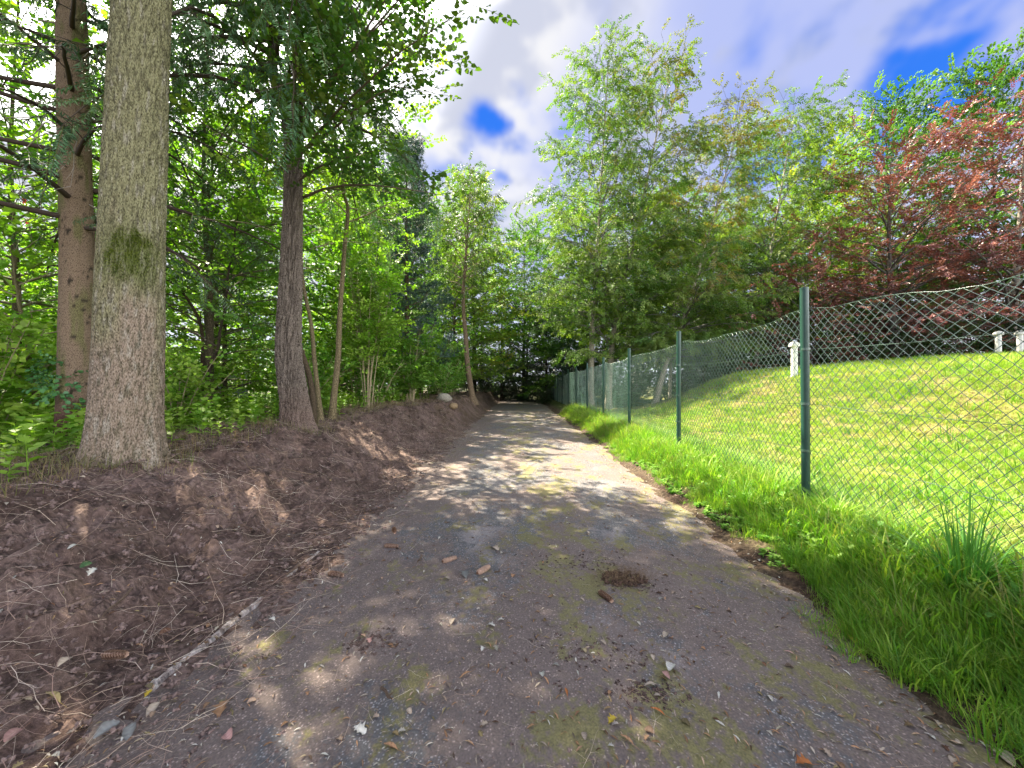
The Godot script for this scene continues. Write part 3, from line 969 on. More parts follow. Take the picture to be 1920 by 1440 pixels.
	tag(lo, "", "", "", "stuff")
	# thin twigs, roots and straws
	where = [[], []]
	tint = [[], []]
	for k in 7500:
		var d := 1.3 + 13.0 * pow(rng.randf(), 1.7)
		var x := rr(-6.5, -1.25) if k % 4 else rr(-1.5, 2.1)
		var sc := (0.05 + 0.3 * pow(rng.randf(), 1.8)) * (0.45 if x > -1.3 else 1.0)
		var t := lie(x, d, sc, rr(0, TAU), 0.008)
		t.basis = t.basis * Basis(Vector3.RIGHT, PI / 2 - rr(-0.1, 0.35)) * Basis(Vector3.UP, rr(0, TAU))
		where[k % 2].append(t)
		tint[k % 2].append(pick([lin(0.34, 0.24, 0.18), lin(0.2, 0.13, 0.1), lin(0.52, 0.42, 0.32), lin(0.3, 0.2, 0.16), lin(0.6, 0.52, 0.42)]))
	var to := thing("twig_litter", "fine roots, twigs and straws strewn on the soil", "litter")
	copies("twigs", bare_twig(1.0, 1), M.clod, where[0], tint[0], to)
	copies("twigs", bare_twig(1.0, 0), M.clod, where[1], tint[1], to)
	tag(to, "", "", "", "stuff")
	# crumbs of soil and moss tufts
	var clod := MB.new()
	for k in 9:
		var p := jit(0.6) * Vector3(1, 0.4, 1)
		var q := jit(1).normalized()
		clod.tube(PackedVector3Array([p - q * 0.35, p - q * 0.15, p + q * 0.2, p + q * 0.4]), PackedFloat32Array([0.08, rr(0.2, 0.36), rr(0.14, 0.34), 0.1]), 4)
	var cw := []
	var ct := []
	for k in 9000:
		var d := 1.2 + 9.0 * pow(rng.randf(), 1.6)
		var x := rr(-5.6, -1.2)
		if k % 5 == 0:
			x = rr(-1.3, 1.3) + 0.3 * sin(d * 3.0)
			if fb(x * 0.9, d * 0.55, 1.0) + rr(-0.2, 0.2) < 0.0:
				continue
		var t := lie(x, d, (0.005 + 0.03 * pow(rng.randf(), 4.0)) * (0.55 if x > -1.3 else 1.0), rr(0, TAU), 0.0)
		cw.append(t)
		var v := rr(0.6, 1.2)
		ct.append(lin(0.2, 0.143, 0.125) * v)
	for k in 900:
		var a := rr(0, TAU)
		var r := sqrt(rng.randf()) * (1.0 if k % 2 else 0.5)
		var heap: Vector3 = [Vector3(0.5, 3.2, 0.6), Vector3(0.85, 2.9, 0.3), Vector3(0.45, 2.1, 0.5), Vector3(-0.85, 2.2, 0.25), Vector3(0.62, 1.85, 0.2)][k % 5]
		var x := heap.x + cos(a) * r * heap.z
		var d := heap.y + sin(a) * r * heap.z * 0.5
		cw.append(lie(x, d, 0.004 + 0.013 * pow(rng.randf(), 2.0), rr(0, TAU), 0.0))
		ct.append(lin(0.13, 0.09, 0.075) * rr(0.6, 1.2))
	copies("soil_crumbs", clod.mesh(), M.clod, cw, ct, self, "loose crumbs and clods of brown soil", "")
	# dug up lump of turf on the path, a mossy lump, and the pale kerb edge
	var tw := []
	var tt := []
	for k in 420:
		var a := rr(0, TAU)
		var r := sqrt(rng.randf())
		r *= 0.8 + 0.7 * nz.get_noise_2d(cos(a) * 1.5, sin(a) * 1.5)
		var p := Vector3(0.80 + cos(a) * r * 0.24, 0.03 + maxf(0.0, 1.0 - r * r) * 0.03, -2.93 + sin(a) * r * 0.15)
		tw.append(Transform3D(face(Vector3(rr(-1, 1), rr(0.1, 0.9), rr(-1, 1)), Vector3.UP).scaled(Vector3.ONE * rr(0.05, 0.1)), p))
		tt.append(pick([lin(0.12, 0.075, 0.05), lin(0.2, 0.13, 0.08), lin(0.28, 0.2, 0.11)]))
	var turf := thing("turf_lump", "dug up lump of brown turf and roots lying on the path", "turf")
	copies("roots", bare_twig(1.0, 2), M.clod, tw, tt, turf)
	cw = []
	ct = []
	for k in 60:
		var a := rr(0, TAU)
		var r := sqrt(rng.randf())
		cw.append(Transform3D(Basis(jit(1).normalized(), rr(0, 3)).scaled(Vector3.ONE * rr(0.016, 0.034)), Vector3(0.8 + cos(a) * r * 0.17, 0.032 + 0.02 * (1.0 - r), -2.93 + sin(a) * r * 0.11)))
		ct.append(lin(0.10, 0.062, 0.045) * rr(0.7, 1.2))
	copies("soil", clod.mesh(), M.clod, cw, ct, turf)
	var kerb_at := [[1.82, 2.0], [2.01, 2.42], [2.44, 2.66], [2.95, 3.1], [3.2, 3.5]]
	var kerb := thing("kerb_edging", "pale concrete kerb edging showing through the soil at left of the tarmac", "kerb")
	tag(kerb, "", "", "", "structure")
	for q in kerb_at:
		var kb := MB.new()
		var n := 12
		for k in n + 1:
			var d: float = lerpf(q[0], q[1], float(k) / n)
			var g := rr(0.75, 1.15)
			var w := 0.014 * (1.0 if k > 0 and k < n else 0.6) * rr(0.75, 1.15)
			for e in 4:
				var xx: float = [-w - 0.008, -w, w, w + 0.008][e]
				var yy: float = [-0.05, 0.012, 0.012, -0.05][e] + (rr(-0.004, 0.001) if e in [1, 2] else 0.0)
				kb.vert(Vector3(-1.79 + 0.02 * fb(d, 1.0, 3.0) + xx, path_h(-1.79, d) + 0.014 + yy, -d), [Vector3.LEFT, Vector3.UP, Vector3.UP, Vector3.RIGHT][e], Vector2(xx, d), lin(0.8, 0.77, 0.72) * g)
		for k in n:
			for e in 3:
				var p := k * 4 + e
				kb.tri(p, p + 4, p + 1)
				kb.tri(p + 1, p + 4, p + 5)
		part("kerb_stone", kb.mesh(), M.soil, kerb)
	# single sticks
	var sticks := [[-3.3, 4.6, 0.55, 0.7, "forked pale stick leaning on the bank right of the big trunk"], [-2.85, 4.9, 0.42, 2.2, "short grey stick standing in the bank"], [-1.75, 2.95, 0.3, 1.4, "pale bent stick at the foot of the bank"], [-0.16, 2.95, 0.07, 0.9, "short pale stick beside the small cone"], [-0.82, 3.17, 0.22, 1.5, "thin brown stick pointing at the scaly cone"], [-2.4, 2.25, 0.3, 1.2, "thin straight stick lying across the soil at left"], [-0.62, 1.8, 0.14, 0.9, "thin tan stick on the lower path left of the middle"], [-2.0, 2.35, 0.16, 0.2, "short upright splinter by the kerb"]]
	for s in sticks:
		var sb := MB.new()
		var l: float = s[2]
		sb.tube(PackedVector3Array([Vector3(0, 0, -0.5 * l), Vector3(0.03 * l, 0.012, -0.15 * l), Vector3(-0.02 * l, 0.02, 0.2 * l), Vector3(0.02 * l, 0.035, 0.5 * l)]), PackedFloat32Array([0.008, 0.007, 0.006, 0.003]), 6, lin(0.36, 0.26, 0.19), 1, 1, true)
		sb.tube(PackedVector3Array([Vector3(-0.02 * l, 0.02, 0.2 * l), Vector3(0.09 * l, 0.05, 0.38 * l)]), PackedFloat32Array([0.004, 0.002]), 5, lin(0.36, 0.26, 0.19))
		single("stick", sb.mesh(), M.flaky, s[4], "stick", lie(s[0], s[1], 1.0, s[3], 0.02), "sticks on the path and bank")

# ---------------------------------------------------------------- grass
func tuft(blades: int, high: float, spread: float, wide: float, lean: float, pale := 0.1) -> ArrayMesh:
	var b := MB.new()
	for k in blades:
		var a := rr(0, TAU)
		var p := Vector3(cos(a), 0, sin(a)) * spread * sqrt(rng.randf())
		var out := Vector3(cos(a + rr(-0.8, 0.8)), 0, sin(a + rr(-0.8, 0.8)))
		var h := high * rr(0.45, 1.1)
		var bend := lean * rr(0.2, 1.3)
		var side := Vector3(-out.z, 0, out.x) * wide * rr(0.6, 1.2)
		var g := rr(0.7, 1.3)
		var col := Color(g, g, g) if rng.randf() > pale else Color(2.2, 1.5, 2.2)
		var first := b.v.size()
		for q in 4:
			var t := q / 3.0
			var nn := (out - Vector3.UP * 2.0 * bend * t).normalized()
			var c := p + out * h * bend * t * t + Vector3.UP * h * (t - 0.35 * bend * t * t)
			if q < 3:
				b.vert(c - side * (1.0 - t * 0.6), nn, Vector2(0, t), col)
				b.vert(c + side * (1.0 - t * 0.6), nn, Vector2(1, t), col)
			else:
				b.vert(c, nn, Vector2(0.5, 1), col)
		for q in 2:
			var s := first + q * 2
			b.tri(s, s + 1, s + 2)
			b.tri(s + 1, s + 3, s + 2)
		b.tri(first + 4, first + 5, first + 6)
	return b.mesh()

func weed(leaves: int, size: float, upright: float) -> ArrayMesh:
	var b := MB.new()
	var top := size * upright * 2.0
	b.tube(PackedVector3Array([Vector3.ZERO, Vector3(0.01, top * 0.5, 0), Vector3(0, top, 0.01)]), PackedFloat32Array([0.003, 0.0025, 0.001]), 3, Color(0.9, 0.9, 0.8))
	for k in leaves:
		var a := k * 2.4 + rr(-0.3, 0.3)
		var dir := Vector3(cos(a), rr(0.15, 0.7), sin(a)).normalized()
		var t := float(k + 1) / leaves
		var g := rr(0.75, 1.25)
		b.leaf(Vector3(0, top * t, 0), dir, Vector3.UP + jit(0.3), size * rr(0.6, 1.1) * (1.1 - 0.4 * t), size * 0.26, 0.3, Color(g, g, g), k % 2 == 0)
	return b.mesh()

func build_grass() -> void:
	rng.seed = 53
	var cols := [lin(0.2, 0.42, 0.05), lin(0.3, 0.51, 0.065), lin(0.43, 0.56, 0.09), lin(0.14, 0.33, 0.045)]
	var tufts := [tuft(15, 0.17, 0.07, 0.0042, 0.55, 0.12), tuft(13, 0.25, 0.06, 0.0044, 0.7, 0.2)]
	var w := [[], []]
	var c := [[], []]
	for k in 11500:
		var d := 0.6 + 19.0 * pow(rng.randf(), 1.35)
		var e := rng.randf()
		var x := (2.06 - 0.1 * smoothstep(3.4, 1.8, d)) + 1.2 * e + 0.3 * fb(d, 2.0, 1.5) * (1.0 - e)
		var s := (0.42 + 0.75 * smoothstep(0.0, 0.45, e) + 0.25 * fb(x, d, 1.4)) * rr(0.7, 1.25) * (1.0 + 0.02 * d)
		if e < 0.25 and rng.randf() < (0.75 - 2.4 * e) * smoothstep(1.6, 3.2, d) + fb(x, d, 3.0):
			continue
		var q := rng.randi() % 2
		w[q].append(Transform3D(Basis(Vector3.UP, rr(0, TAU)).scaled(Vector3(1, rr(0.8, 1.2), 1) * s), Vector3(x, ground_h(x, d) - 0.015, -d)))
		var v := pick(cols)
		if rng.randf() < 0.12 or d > 9.0 and rng.randf() < 0.3:
			v = v.lerp(lin(0.38, 0.34, 0.14), rr(0.4, 0.9))
		c[q].append(v)
	for k in 900:
		var d := rr(1.1, 3.2)
		var x := rr(1.93 + 0.24 * smoothstep(1.9, 3.2, d), 2.5) + 0.09 * fb(d, 4.0, 2.5)
		var q := rng.randi() % 2
		w[q].append(Transform3D(Basis(Vector3.UP, rr(0, TAU)).scaled(Vector3(1, rr(0.8, 1.2), 1) * rr(0.45, 1.0)), Vector3(x, ground_h(x, d) - 0.012, -d)))
		c[q].append(pick(cols))
	var o := thing("verge_grass", "long bright green grass filling the strip between path and fence", "grass")
	tag(o, "", "", "", "stuff")
	for q in 2:
		copies("grass", tufts[q], M.grass, w[q], c[q], o)
	# broad weeds in the verge
	var weeds := [weed(9, 0.07, 0.9), weed(9, 0.055, 0.4)]
	w = [[], []]
	c = [[], []]
	for k in 1500:
		var d := 1.1 + 8.0 * pow(rng.randf(), 1.5)
		var x := 2.14 + 0.95 * pow(rng.randf(), 1.15) + 0.2 * fb(d, 7.0, 1.7)
		if d < 2.6 and rng.randf() < 0.6:
			continue
		var q := 0 if x > 2.35 and rng.randf() < 0.7 else 1
		w[q].append(Transform3D(Basis(Vector3.UP, rr(0, TAU)).scaled(Vector3.ONE * rr(0.35, 1.25)), Vector3(x, ground_h(x, d), -d)))
		c[q].append(pick([lin(0.13, 0.32, 0.05), lin(0.2, 0.4, 0.07), lin(0.27, 0.45, 0.09)]))
	var wo := thing("verge_weeds", "small broad leaved weeds among the verge grass", "weeds")
	tag(wo, "", "", "", "stuff")
	for q in 2:
		copies("weeds", weeds[q], M.grass, w[q], c[q], wo)
	# mown lawn and its dry clippings
	var short := [tuft(12, 0.1, 0.09, 0.0035, 0.6, 0.15), tuft(12, 0.11, 0.1, 0.004, 0.9, 0.35)]
	w = [[], []]
	c = [[], []]
	for k in 26000:
		var d := 1.6 + 13.5 * pow(rng.randf(), 1.25)
		var x := 3.05 + d * 1.15 * rng.randf() + 0.4 * rng.randf()
		var q := 1 if fb(x, d + 30.0, 2.4) + 0.5 * fb(x, d, 0.55) > 0.09 else 0
		if q == 1 and rng.randf() < 0.4:
			continue
		var s := rr(0.6, 1.2) * (0.85 + 0.06 * d)
		w[q].append(Transform3D(Basis(Vector3.UP, rr(0, TAU)).scaled(Vector3(s, s * rr(0.6, 1.1), s)), Vector3(x, ground_h(x, d) + 0.03 * fb(x, d, 2.5) - 0.01, -d)))
		var v := pick([lin(0.22, 0.4, 0.05), lin(0.32, 0.48, 0.065), lin(0.41, 0.52, 0.085)])
		if q == 1:
			v = v.lerp(lin(0.52, 0.45, 0.22), rr(0.2, 0.85))
		c[q].append(v)
	for k in 1500:
		var d := 2.0 + 12.0 * pow(rng.randf(), 1.2)
		var x := 3.2 + d * 1.1 * rng.randf()
		if fb(x, d, 0.9) + rr(-0.25, 0.25) < 0.05:
			continue
		w[0].append(Transform3D(Basis(Vector3.UP, rr(0, TAU)).scaled(Vector3(1.6, rr(1.6, 2.6), 1.6)), Vector3(x, ground_h(x, d) + 0.03 * fb(x, d, 2.5) - 0.01, -d)))
		c[0].append(pick([lin(0.12, 0.3, 0.04), lin(0.2, 0.4, 0.05)]))
	var l := thing("lawn_grass", "short yellow green grass and dry clippings on the lawn", "grass")
	tag(l, "", "", "", "stuff")
	for q in 2:
		copies("grass", short[q], M.grass, w[q], c[q], l)
	# the sedge clump at the fence foot, and dry stalks
	var sedge := tuft(95, 0.62, 0.10, 0.0062, 0.95, 0.02)
	var tall := tuft(26, 0.75, 0.06, 0.006, 0.3, 0.0)
	var s1 := thing("sedge_clump", "large arching dark green sedge clump at the fence foot on the right", "sedge", Vector3(2.68, ground_h(2.68, 2.36), -2.36))
	var gm: StandardMaterial3D = M.grass.duplicate()
	gm.albedo_color = lin(0.1, 0.28, 0.05).linear_to_srgb()
	part("arching_blades", sedge, gm, s1)
	part("upright_blades", tall, gm, s1)
	var stalks := tuft(16, 0.55, 0.18, 0.0022, 0.25, 0.0)
	var dm: StandardMaterial3D = M.grass.duplicate()
	dm.albedo_color = lin(0.5, 0.42, 0.2).linear_to_srgb()
	var sk := [[2.62, 1.95, "dry straw stalks in the verge just in front of the sedge clump"], [2.55, 6.1, "dry straw stalks at the foot of the second green post"], [2.6, 12.0, "tall dry straw stalks far along the fence"]]
	for q in sk:
		single("dry_stalks", stalks, dm, q[2], "grass stalks", Transform3D(Basis(Vector3.UP, q[1]), Vector3(q[0], ground_h(q[0], q[1]), -q[1])), "dry grass stalks along the fence")

# ---------------------------------------------------------------- the trees one by one
func merged(a: Dictionary, b: Dictionary) -> Dictionary:
	var r := a.duplicate()
	r.merge(b, true)
	return r

func V(list: Array) -> PackedVector3Array:
	var p := PackedVector3Array()
	for q in list:
		p.append(Vector3(q[0], q[1], q[2]))
	return even(p) if p.size() > 4 else p

func build_big_trees() -> void:
	# smooth grey green trunk close on the left
	var green := lin(0.27, 0.265, 0.15)
	var brown := lin(0.33, 0.27, 0.205)
	var moss := lin(0.085, 0.115, 0.02)
	var maple_line := V([[0, -0.1, 0], [0.05, 1.2, 0], [0.09, 2.6, 0], [0.19, 5.0, 0], [0.3, 8, -0.1], [0.3, 11.5, -0.3]])
	var s := {"line": maple_line, "r": 0.29, "top_r": 0.05, "n": 44, "from": 0.5, "len": 3.6, "shape": "dome", "up0": 0.35, "up1": 1.0, "droop": 0.12, "sub": 0.5, "step": 0.3, "twig": "maple", "leaf": M.leaf, "scale": 1.25, "cols": [lin(0.08, 0.16, 0.03), lin(0.12, 0.22, 0.04)], "bark": brown, "own_trunk": true, "bare": 0.2, "seed": 7, "gaps": 0.05}
	var t1 := tree("maple_tree", "big smooth grey green trunk with a moss patch, nearest on the left", "tree", -4.14, 3.97, s)
	var paint := func(a: float, y: float, h: float) -> Color:
		var n := nz.get_noise_3d(cos(a) * 0.8, y * 0.7, sin(a) * 0.8)
		var f := nz.get_noise_3d(cos(a) * 4.0, y * 3.5, sin(a) * 4.0)
		var c := brown.lerp(green, smoothstep(0.9, 2.3, y + 1.4 * n))
		c = c.lerp(lin(0.42, 0.40, 0.34), smoothstep(0.15, 0.5, f) * 0.6)
		c = c.lerp(lin(0.09, 0.085, 0.05), smoothstep(0.12, 0.34, nz.get_noise_3d(cos(a) * 9.0, y * 7.0, sin(a) * 9.0) + 0.12 * smoothstep(2.6, 4.5, y)) * 0.7)
		return c.lerp(moss, smoothstep(0.2, -0.2, Vector2(wrapf(a - 0.8, -PI, PI) * 0.26, (y - 2.12) * 0.8).length() - 0.20 + 0.12 * f) * 0.85)
	part("trunk", bark_trunk(maple_line, PackedVector2Array([Vector2(0, 0.30), Vector2(0.09, 0.282), Vector2(0.2, 0.264), Vector2(0.45, 0.228), Vector2(0.7, 0.16), Vector2(1, 0.05)]), 190, 460, 0.016, Vector2(42, 3.2), 0.0, 5, 0.32, paint), M.flaky, t1)
	# the cushion of moss on it
	var mw := []
	var mt := []
	for k in 2600:
		var a := 0.8 + rr(-1, 1) * 0.95
		var y := 2.12 + rr(-1, 1) * 0.3
		var f := nz.get_noise_3d(cos(a) * 4.0, y * 3.5, sin(a) * 4.0)
		if Vector2((a - 0.8) * 0.26, (y - 2.12) * 0.8).length() - 0.19 + 0.14 * f + rr(-0.04, 0.04) > 0.0:
			continue
		var dir := Vector3(cos(a), 0, sin(a))
		mw.append(Transform3D(face(dir + Vector3(rr(-0.4, 0.4), rr(-0.9, 0.1), rr(-0.4, 0.4)), Vector3.UP).scaled(Vector3.ONE * rr(0.5, 1.1)), spline(maple_line, (y + 0.1) / 11.6 ) + dir * 0.243))
		mt.append(pick([lin(0.12, 0.17, 0.025), lin(0.26, 0.31, 0.045), lin(0.06, 0.085, 0.015)]))
	copies("moss_patch", tuft(16, 0.035, 0.02, 0.002, 0.9, 0.0), M.grass, mw, mt, t1)
	# reddish spruce trunk behind it
	var red := lin(0.27, 0.2, 0.145)
	var spruce_line := V([[0, -0.1, 0], [0.02, 1.5, 0], [0.03, 3, 0], [-0.06, 6.4, 0], [-0.1, 10, 0], [-0.1, 14, 0]])
	s = {"line": spruce_line, "r": 0.19, "top_r": 0.02, "n": 84, "from": 0.24, "len": 3.1, "shape": "cone", "up0": -0.05, "up1": 0.5, "droop": 0.3, "rise": 0.12, "sub": 0.34, "step": 0.24, "twig": "spruce", "leaf": M.needle, "hang": 0.6, "scale": 1.1, "gaps": 0.36, "cols": [lin(0.055, 0.11, 0.05), lin(0.09, 0.15, 0.07)], "bark": lin(0.07, 0.05, 0.04), "own_trunk": true, "bare": 0.3, "crook": 0.07, "seed": 8}
	var t2 := tree("spruce_tree", "reddish brown spruce trunk with dead branch stubs behind the nearest trunk", "tree", -6.83, 5.8, s)
	paint = func(a: float, y: float, h: float) -> Color:
		var n := nz.get_noise_3d(cos(a) * 0.9 + 5.0, y * 0.9, sin(a) * 0.9)
		var c := red.lerp(lin(0.19, 0.18, 0.085), smoothstep(0.0, 0.4, n))
		c = c.lerp(lin(0.05, 0.04, 0.03), smoothstep(0.38, 0.5, nz.get_noise_3d(cos(a) * 1.2, y * 9.0, sin(a) * 1.2)))
		return c.lerp(lin(0.12, 0.06, 0.045), smoothstep(0.9, 0.3, y))
	part("trunk", bark_trunk(spruce_line, PackedVector2Array([Vector2(0, 0.215), Vector2(0.1, 0.195), Vector2(0.45, 0.175), Vector2(1, 0.02)]), 84, 300, 0.009, Vector2(30, 26.0), 0.0, 4, 0.3, paint), M.flaky, t2)
	var db := MB.new()
	for k in 26:
		var a := rr(0, TAU)
		var y := rr(3.2, 7.5)
		var p := spline(spruce_line, y / 14.0) + Vector3(cos(a), 0, sin(a)) * 0.13
		var pts := PackedVector3Array([p])
		var rad := PackedFloat32Array([0.012])
		for q in 6:
			p += Vector3(cos(a) * 0.16 + rr(-0.08, 0.08), rr(-0.16, 0.02) - 0.035 * q, sin(a) * 0.16 + rr(-0.08, 0.08))
			pts.append(p)
			rad.append(0.009 - q * 0.0013)
			var e := p + Vector3(rr(-0.2, 0.2), rr(-0.3, -0.05), rr(-0.2, 0.2))
			db.tube(PackedVector3Array([p, p.lerp(e, 0.5) + jit(0.03), e]), PackedFloat32Array([0.004, 0.003, 0.0015]), 3, lin(0.3, 0.27, 0.23))
		db.tube(pts, rad, 5, lin(0.24, 0.21, 0.18))
	part("dead_twigs", db.mesh(), M.limb, t2)
	# ivy on the spruce foot
	rng.seed = 19
	var iw := []
	var it := []
	for k in 46:
		var a := rr(0.2, 3.0)
		var y := 1.0 + rr(-0.32, 0.3) - 0.14 * (a - 1.6) * -1.0
		iw.append(Transform3D(face(Vector3(cos(a) * 0.7 + rr(-0.5, 0.5), rr(-0.6, 0.4), sin(a) * 0.7), Vector3(cos(a), 0.5, sin(a))).scaled(Vector3.ONE * rr(0.5, 0.95)), Vector3(cos(a), 0, sin(a)) * rr(0.18, 0.26) + Vector3(0, y, 0)))
		it.append(pick([lin(0.05, 0.15, 0.05), lin(0.08, 0.2, 0.06)]))
	var ivy := thing("ivy_sprig", "dark green glossy ivy clinging to the reddish spruce trunk", "ivy", t2.position)
	copies("leaves", broad_twig(6, 0.3, 0.085, 0.036, 0.1, 0.3, true), M.leaf_gloss, iw, it, ivy)
	# dark conifer with a ridged, twisting trunk
	var dark_line := V([[0, -0.1, 0], [-0.11, 0.7, 0], [-0.2, 1.5, 0], [-0.15, 3.05, 0], [-0.12, 4.9, 0], [-0.22, 5.7, 0], [-0.5, 6.7, 0], [-0.6, 9, 0], [-0.6, 13, 0]])
	s = {"line": dark_line, "r": 0.2, "top_r": 0.02, "n": 96, "from": 0.45, "len": 3.1, "shape": "cone", "up0": 0.1, "up1": 0.55, "droop": 0.42, "sub": 0.3, "step": 0.22, "twig": "hemlock", "leaf": M.needle, "hang": 0.72, "scale": 1.3, "gaps": 0.05, "cols": [lin(0.07, 0.16, 0.075), lin(0.11, 0.22, 0.10), lin(0.17, 0.27, 0.13)], "bark": lin(0.085, 0.065, 0.05), "own_trunk": true, "bare": 0.3, "crook": 0.1, "seed": 9}
	var t3 := tree("ridged_conifer", "dark conifer with deeply ridged twisting trunk and drooping grey green boughs", "tree", -3.97, 6.9, s)
	paint = func(a: float, y: float, h: float) -> Color:
		return lin(0.21, 0.178, 0.15).lerp(lin(0.25, 0.14, 0.11), smoothstep(1.0, 0.1, y) * 0.3)
	part("trunk", bark_trunk(dark_line, PackedVector2Array([Vector2(0, 0.27), Vector2(0.05, 0.235), Vector2(0.12, 0.21), Vector2(0.24, 0.178), Vector2(0.4, 0.14), Vector2(0.5, 0.075), Vector2(1, 0.02)]), 150, 420, 0.052, Vector2(19, 1.5), 0.5, 4, 0.35, paint), M.flaky, t3)
	var fork := MB.new()
	fork.tube(PackedVector3Array([Vector3(-0.12, 5.1, 0), Vector3(-0.02, 5.9, 0.03), Vector3(-0.02, 6.9, 0.05), Vector3(0.05, 8.5, 0), Vector3(0.1, 11, 0)]), PackedFloat32Array([0.1, 0.085, 0.075, 0.06, 0.02]), 12, lin(0.12, 0.09, 0.07), 3.0, 0.8)
	fork.tube(V([[0.02, 5.2, 0], [0.22, 5.7, 0.1], [0.33, 6.3, 0.15], [0.4, 7.2, 0.2]]), PackedFloat32Array([0.035, 0.03, 0.022, 0.01]), 8, lin(0.12, 0.09, 0.07), 2.0, 0.8)
	part("forked_stem", fork.mesh(), M.bark, t3)
	# the round leaved tree whose bough reaches out over the path
	rng.seed = 23
	var t4 := thing("round_leaved_tree", "round leaved tree behind the ridged conifer, its bough reaching out against the white sky", "tree", Vector3(-4.0, ground_h(-4.0, 7.5) - 0.05, -7.5))
	var tb := MB.new()
	var crook := V([[0, -0.1, 0], [-0.1, 0.9, 0], [-0.32, 1.8, 0.1], [-0.42, 3.0, 0.2], [-0.4, 4.6, 0.3], [-0.1, 5.6, 0.5], [0.1, 7.0, 0.6]])
	var tr := PackedFloat32Array()
	for k in crook.size():
		tr.append(lerpf(0.06, 0.014, float(k) / (crook.size() - 1)))
	tb.tube(crook, tr, 10, lin(0.2, 0.16, 0.11), 2.0, 0.8)
	part("trunk", tb.mesh(), M.bark, t4)
	var mb := MB.new()
	var cr := Crown.new()
	s = {"droop": 0.05, "sub": 0.26, "step": 0.16, "gaps": 0.05, "bare": 0.25, "subl": 0.3, "crook": 0.08, "cols": [lin(0.07, 0.17, 0.045), lin(0.11, 0.23, 0.05), lin(0.18, 0.28, 0.06)], "scale": 1.0}
	for q in [[4.5, 1.0, 0.02, 0.75, 2.7], [4.9, 1.0, 0.28, 0.6, 3.1], [5.3, 1.0, 0.36, 0.85, 3.9], [5.6, 0.9, 0.5, 0.5, 3.1], [5.2, 0.6, 0.4, 1.0, 2.6], [5.9, 1.0, 0.65, 0.4, 2.6], [6.2, 0.3, 0.8, 0.8, 2.2], [5.7, 1.0, 0.45, 0.62, 3.6], [4.8, 1.0, 0.27, 0.66, 4.0], [4.2, 1.0, 0.16, 0.6, 3.4], [4.8, -0.8, 0.4, 0.3, 1.6], [5.8, -0.5, 0.7, -0.5, 1.6]]:
		limb(mb, cr, spline(crook, (q[0] + 0.1) / 7.1), Vector3(q[1], q[2], q[3]).normalized(), q[4], 0.03, s, lin(0.13, 0.1, 0.075))
	part("branches", mb.mesh(), M.limb, t4)
	finish_crown(t4, cr, "round", M.leaf)

func sapling(label: String, x: float, d: float, line: Array, r: float, over: Dictionary) -> Node3D:
	var s := {"line": V(line), "r": r, "n": 16, "from": 0.5, "len": 1.7, "shape": "dome", "up0": 0.3, "up1": 1.0, "droop": 0.1, "sub": 0.35, "step": 0.2, "twig": "hazel", "leaf": M.leaf, "cols": [lin(0.13, 0.27, 0.03), lin(0.2, 0.34, 0.05)], "bark": lin(0.34, 0.29, 0.18), "sides": 12, "bare": 0.25, "wobble": 0.08, "limb_tone": 0.7}
	return tree("young_tree", label, "tree", x, d, merged(s, over))

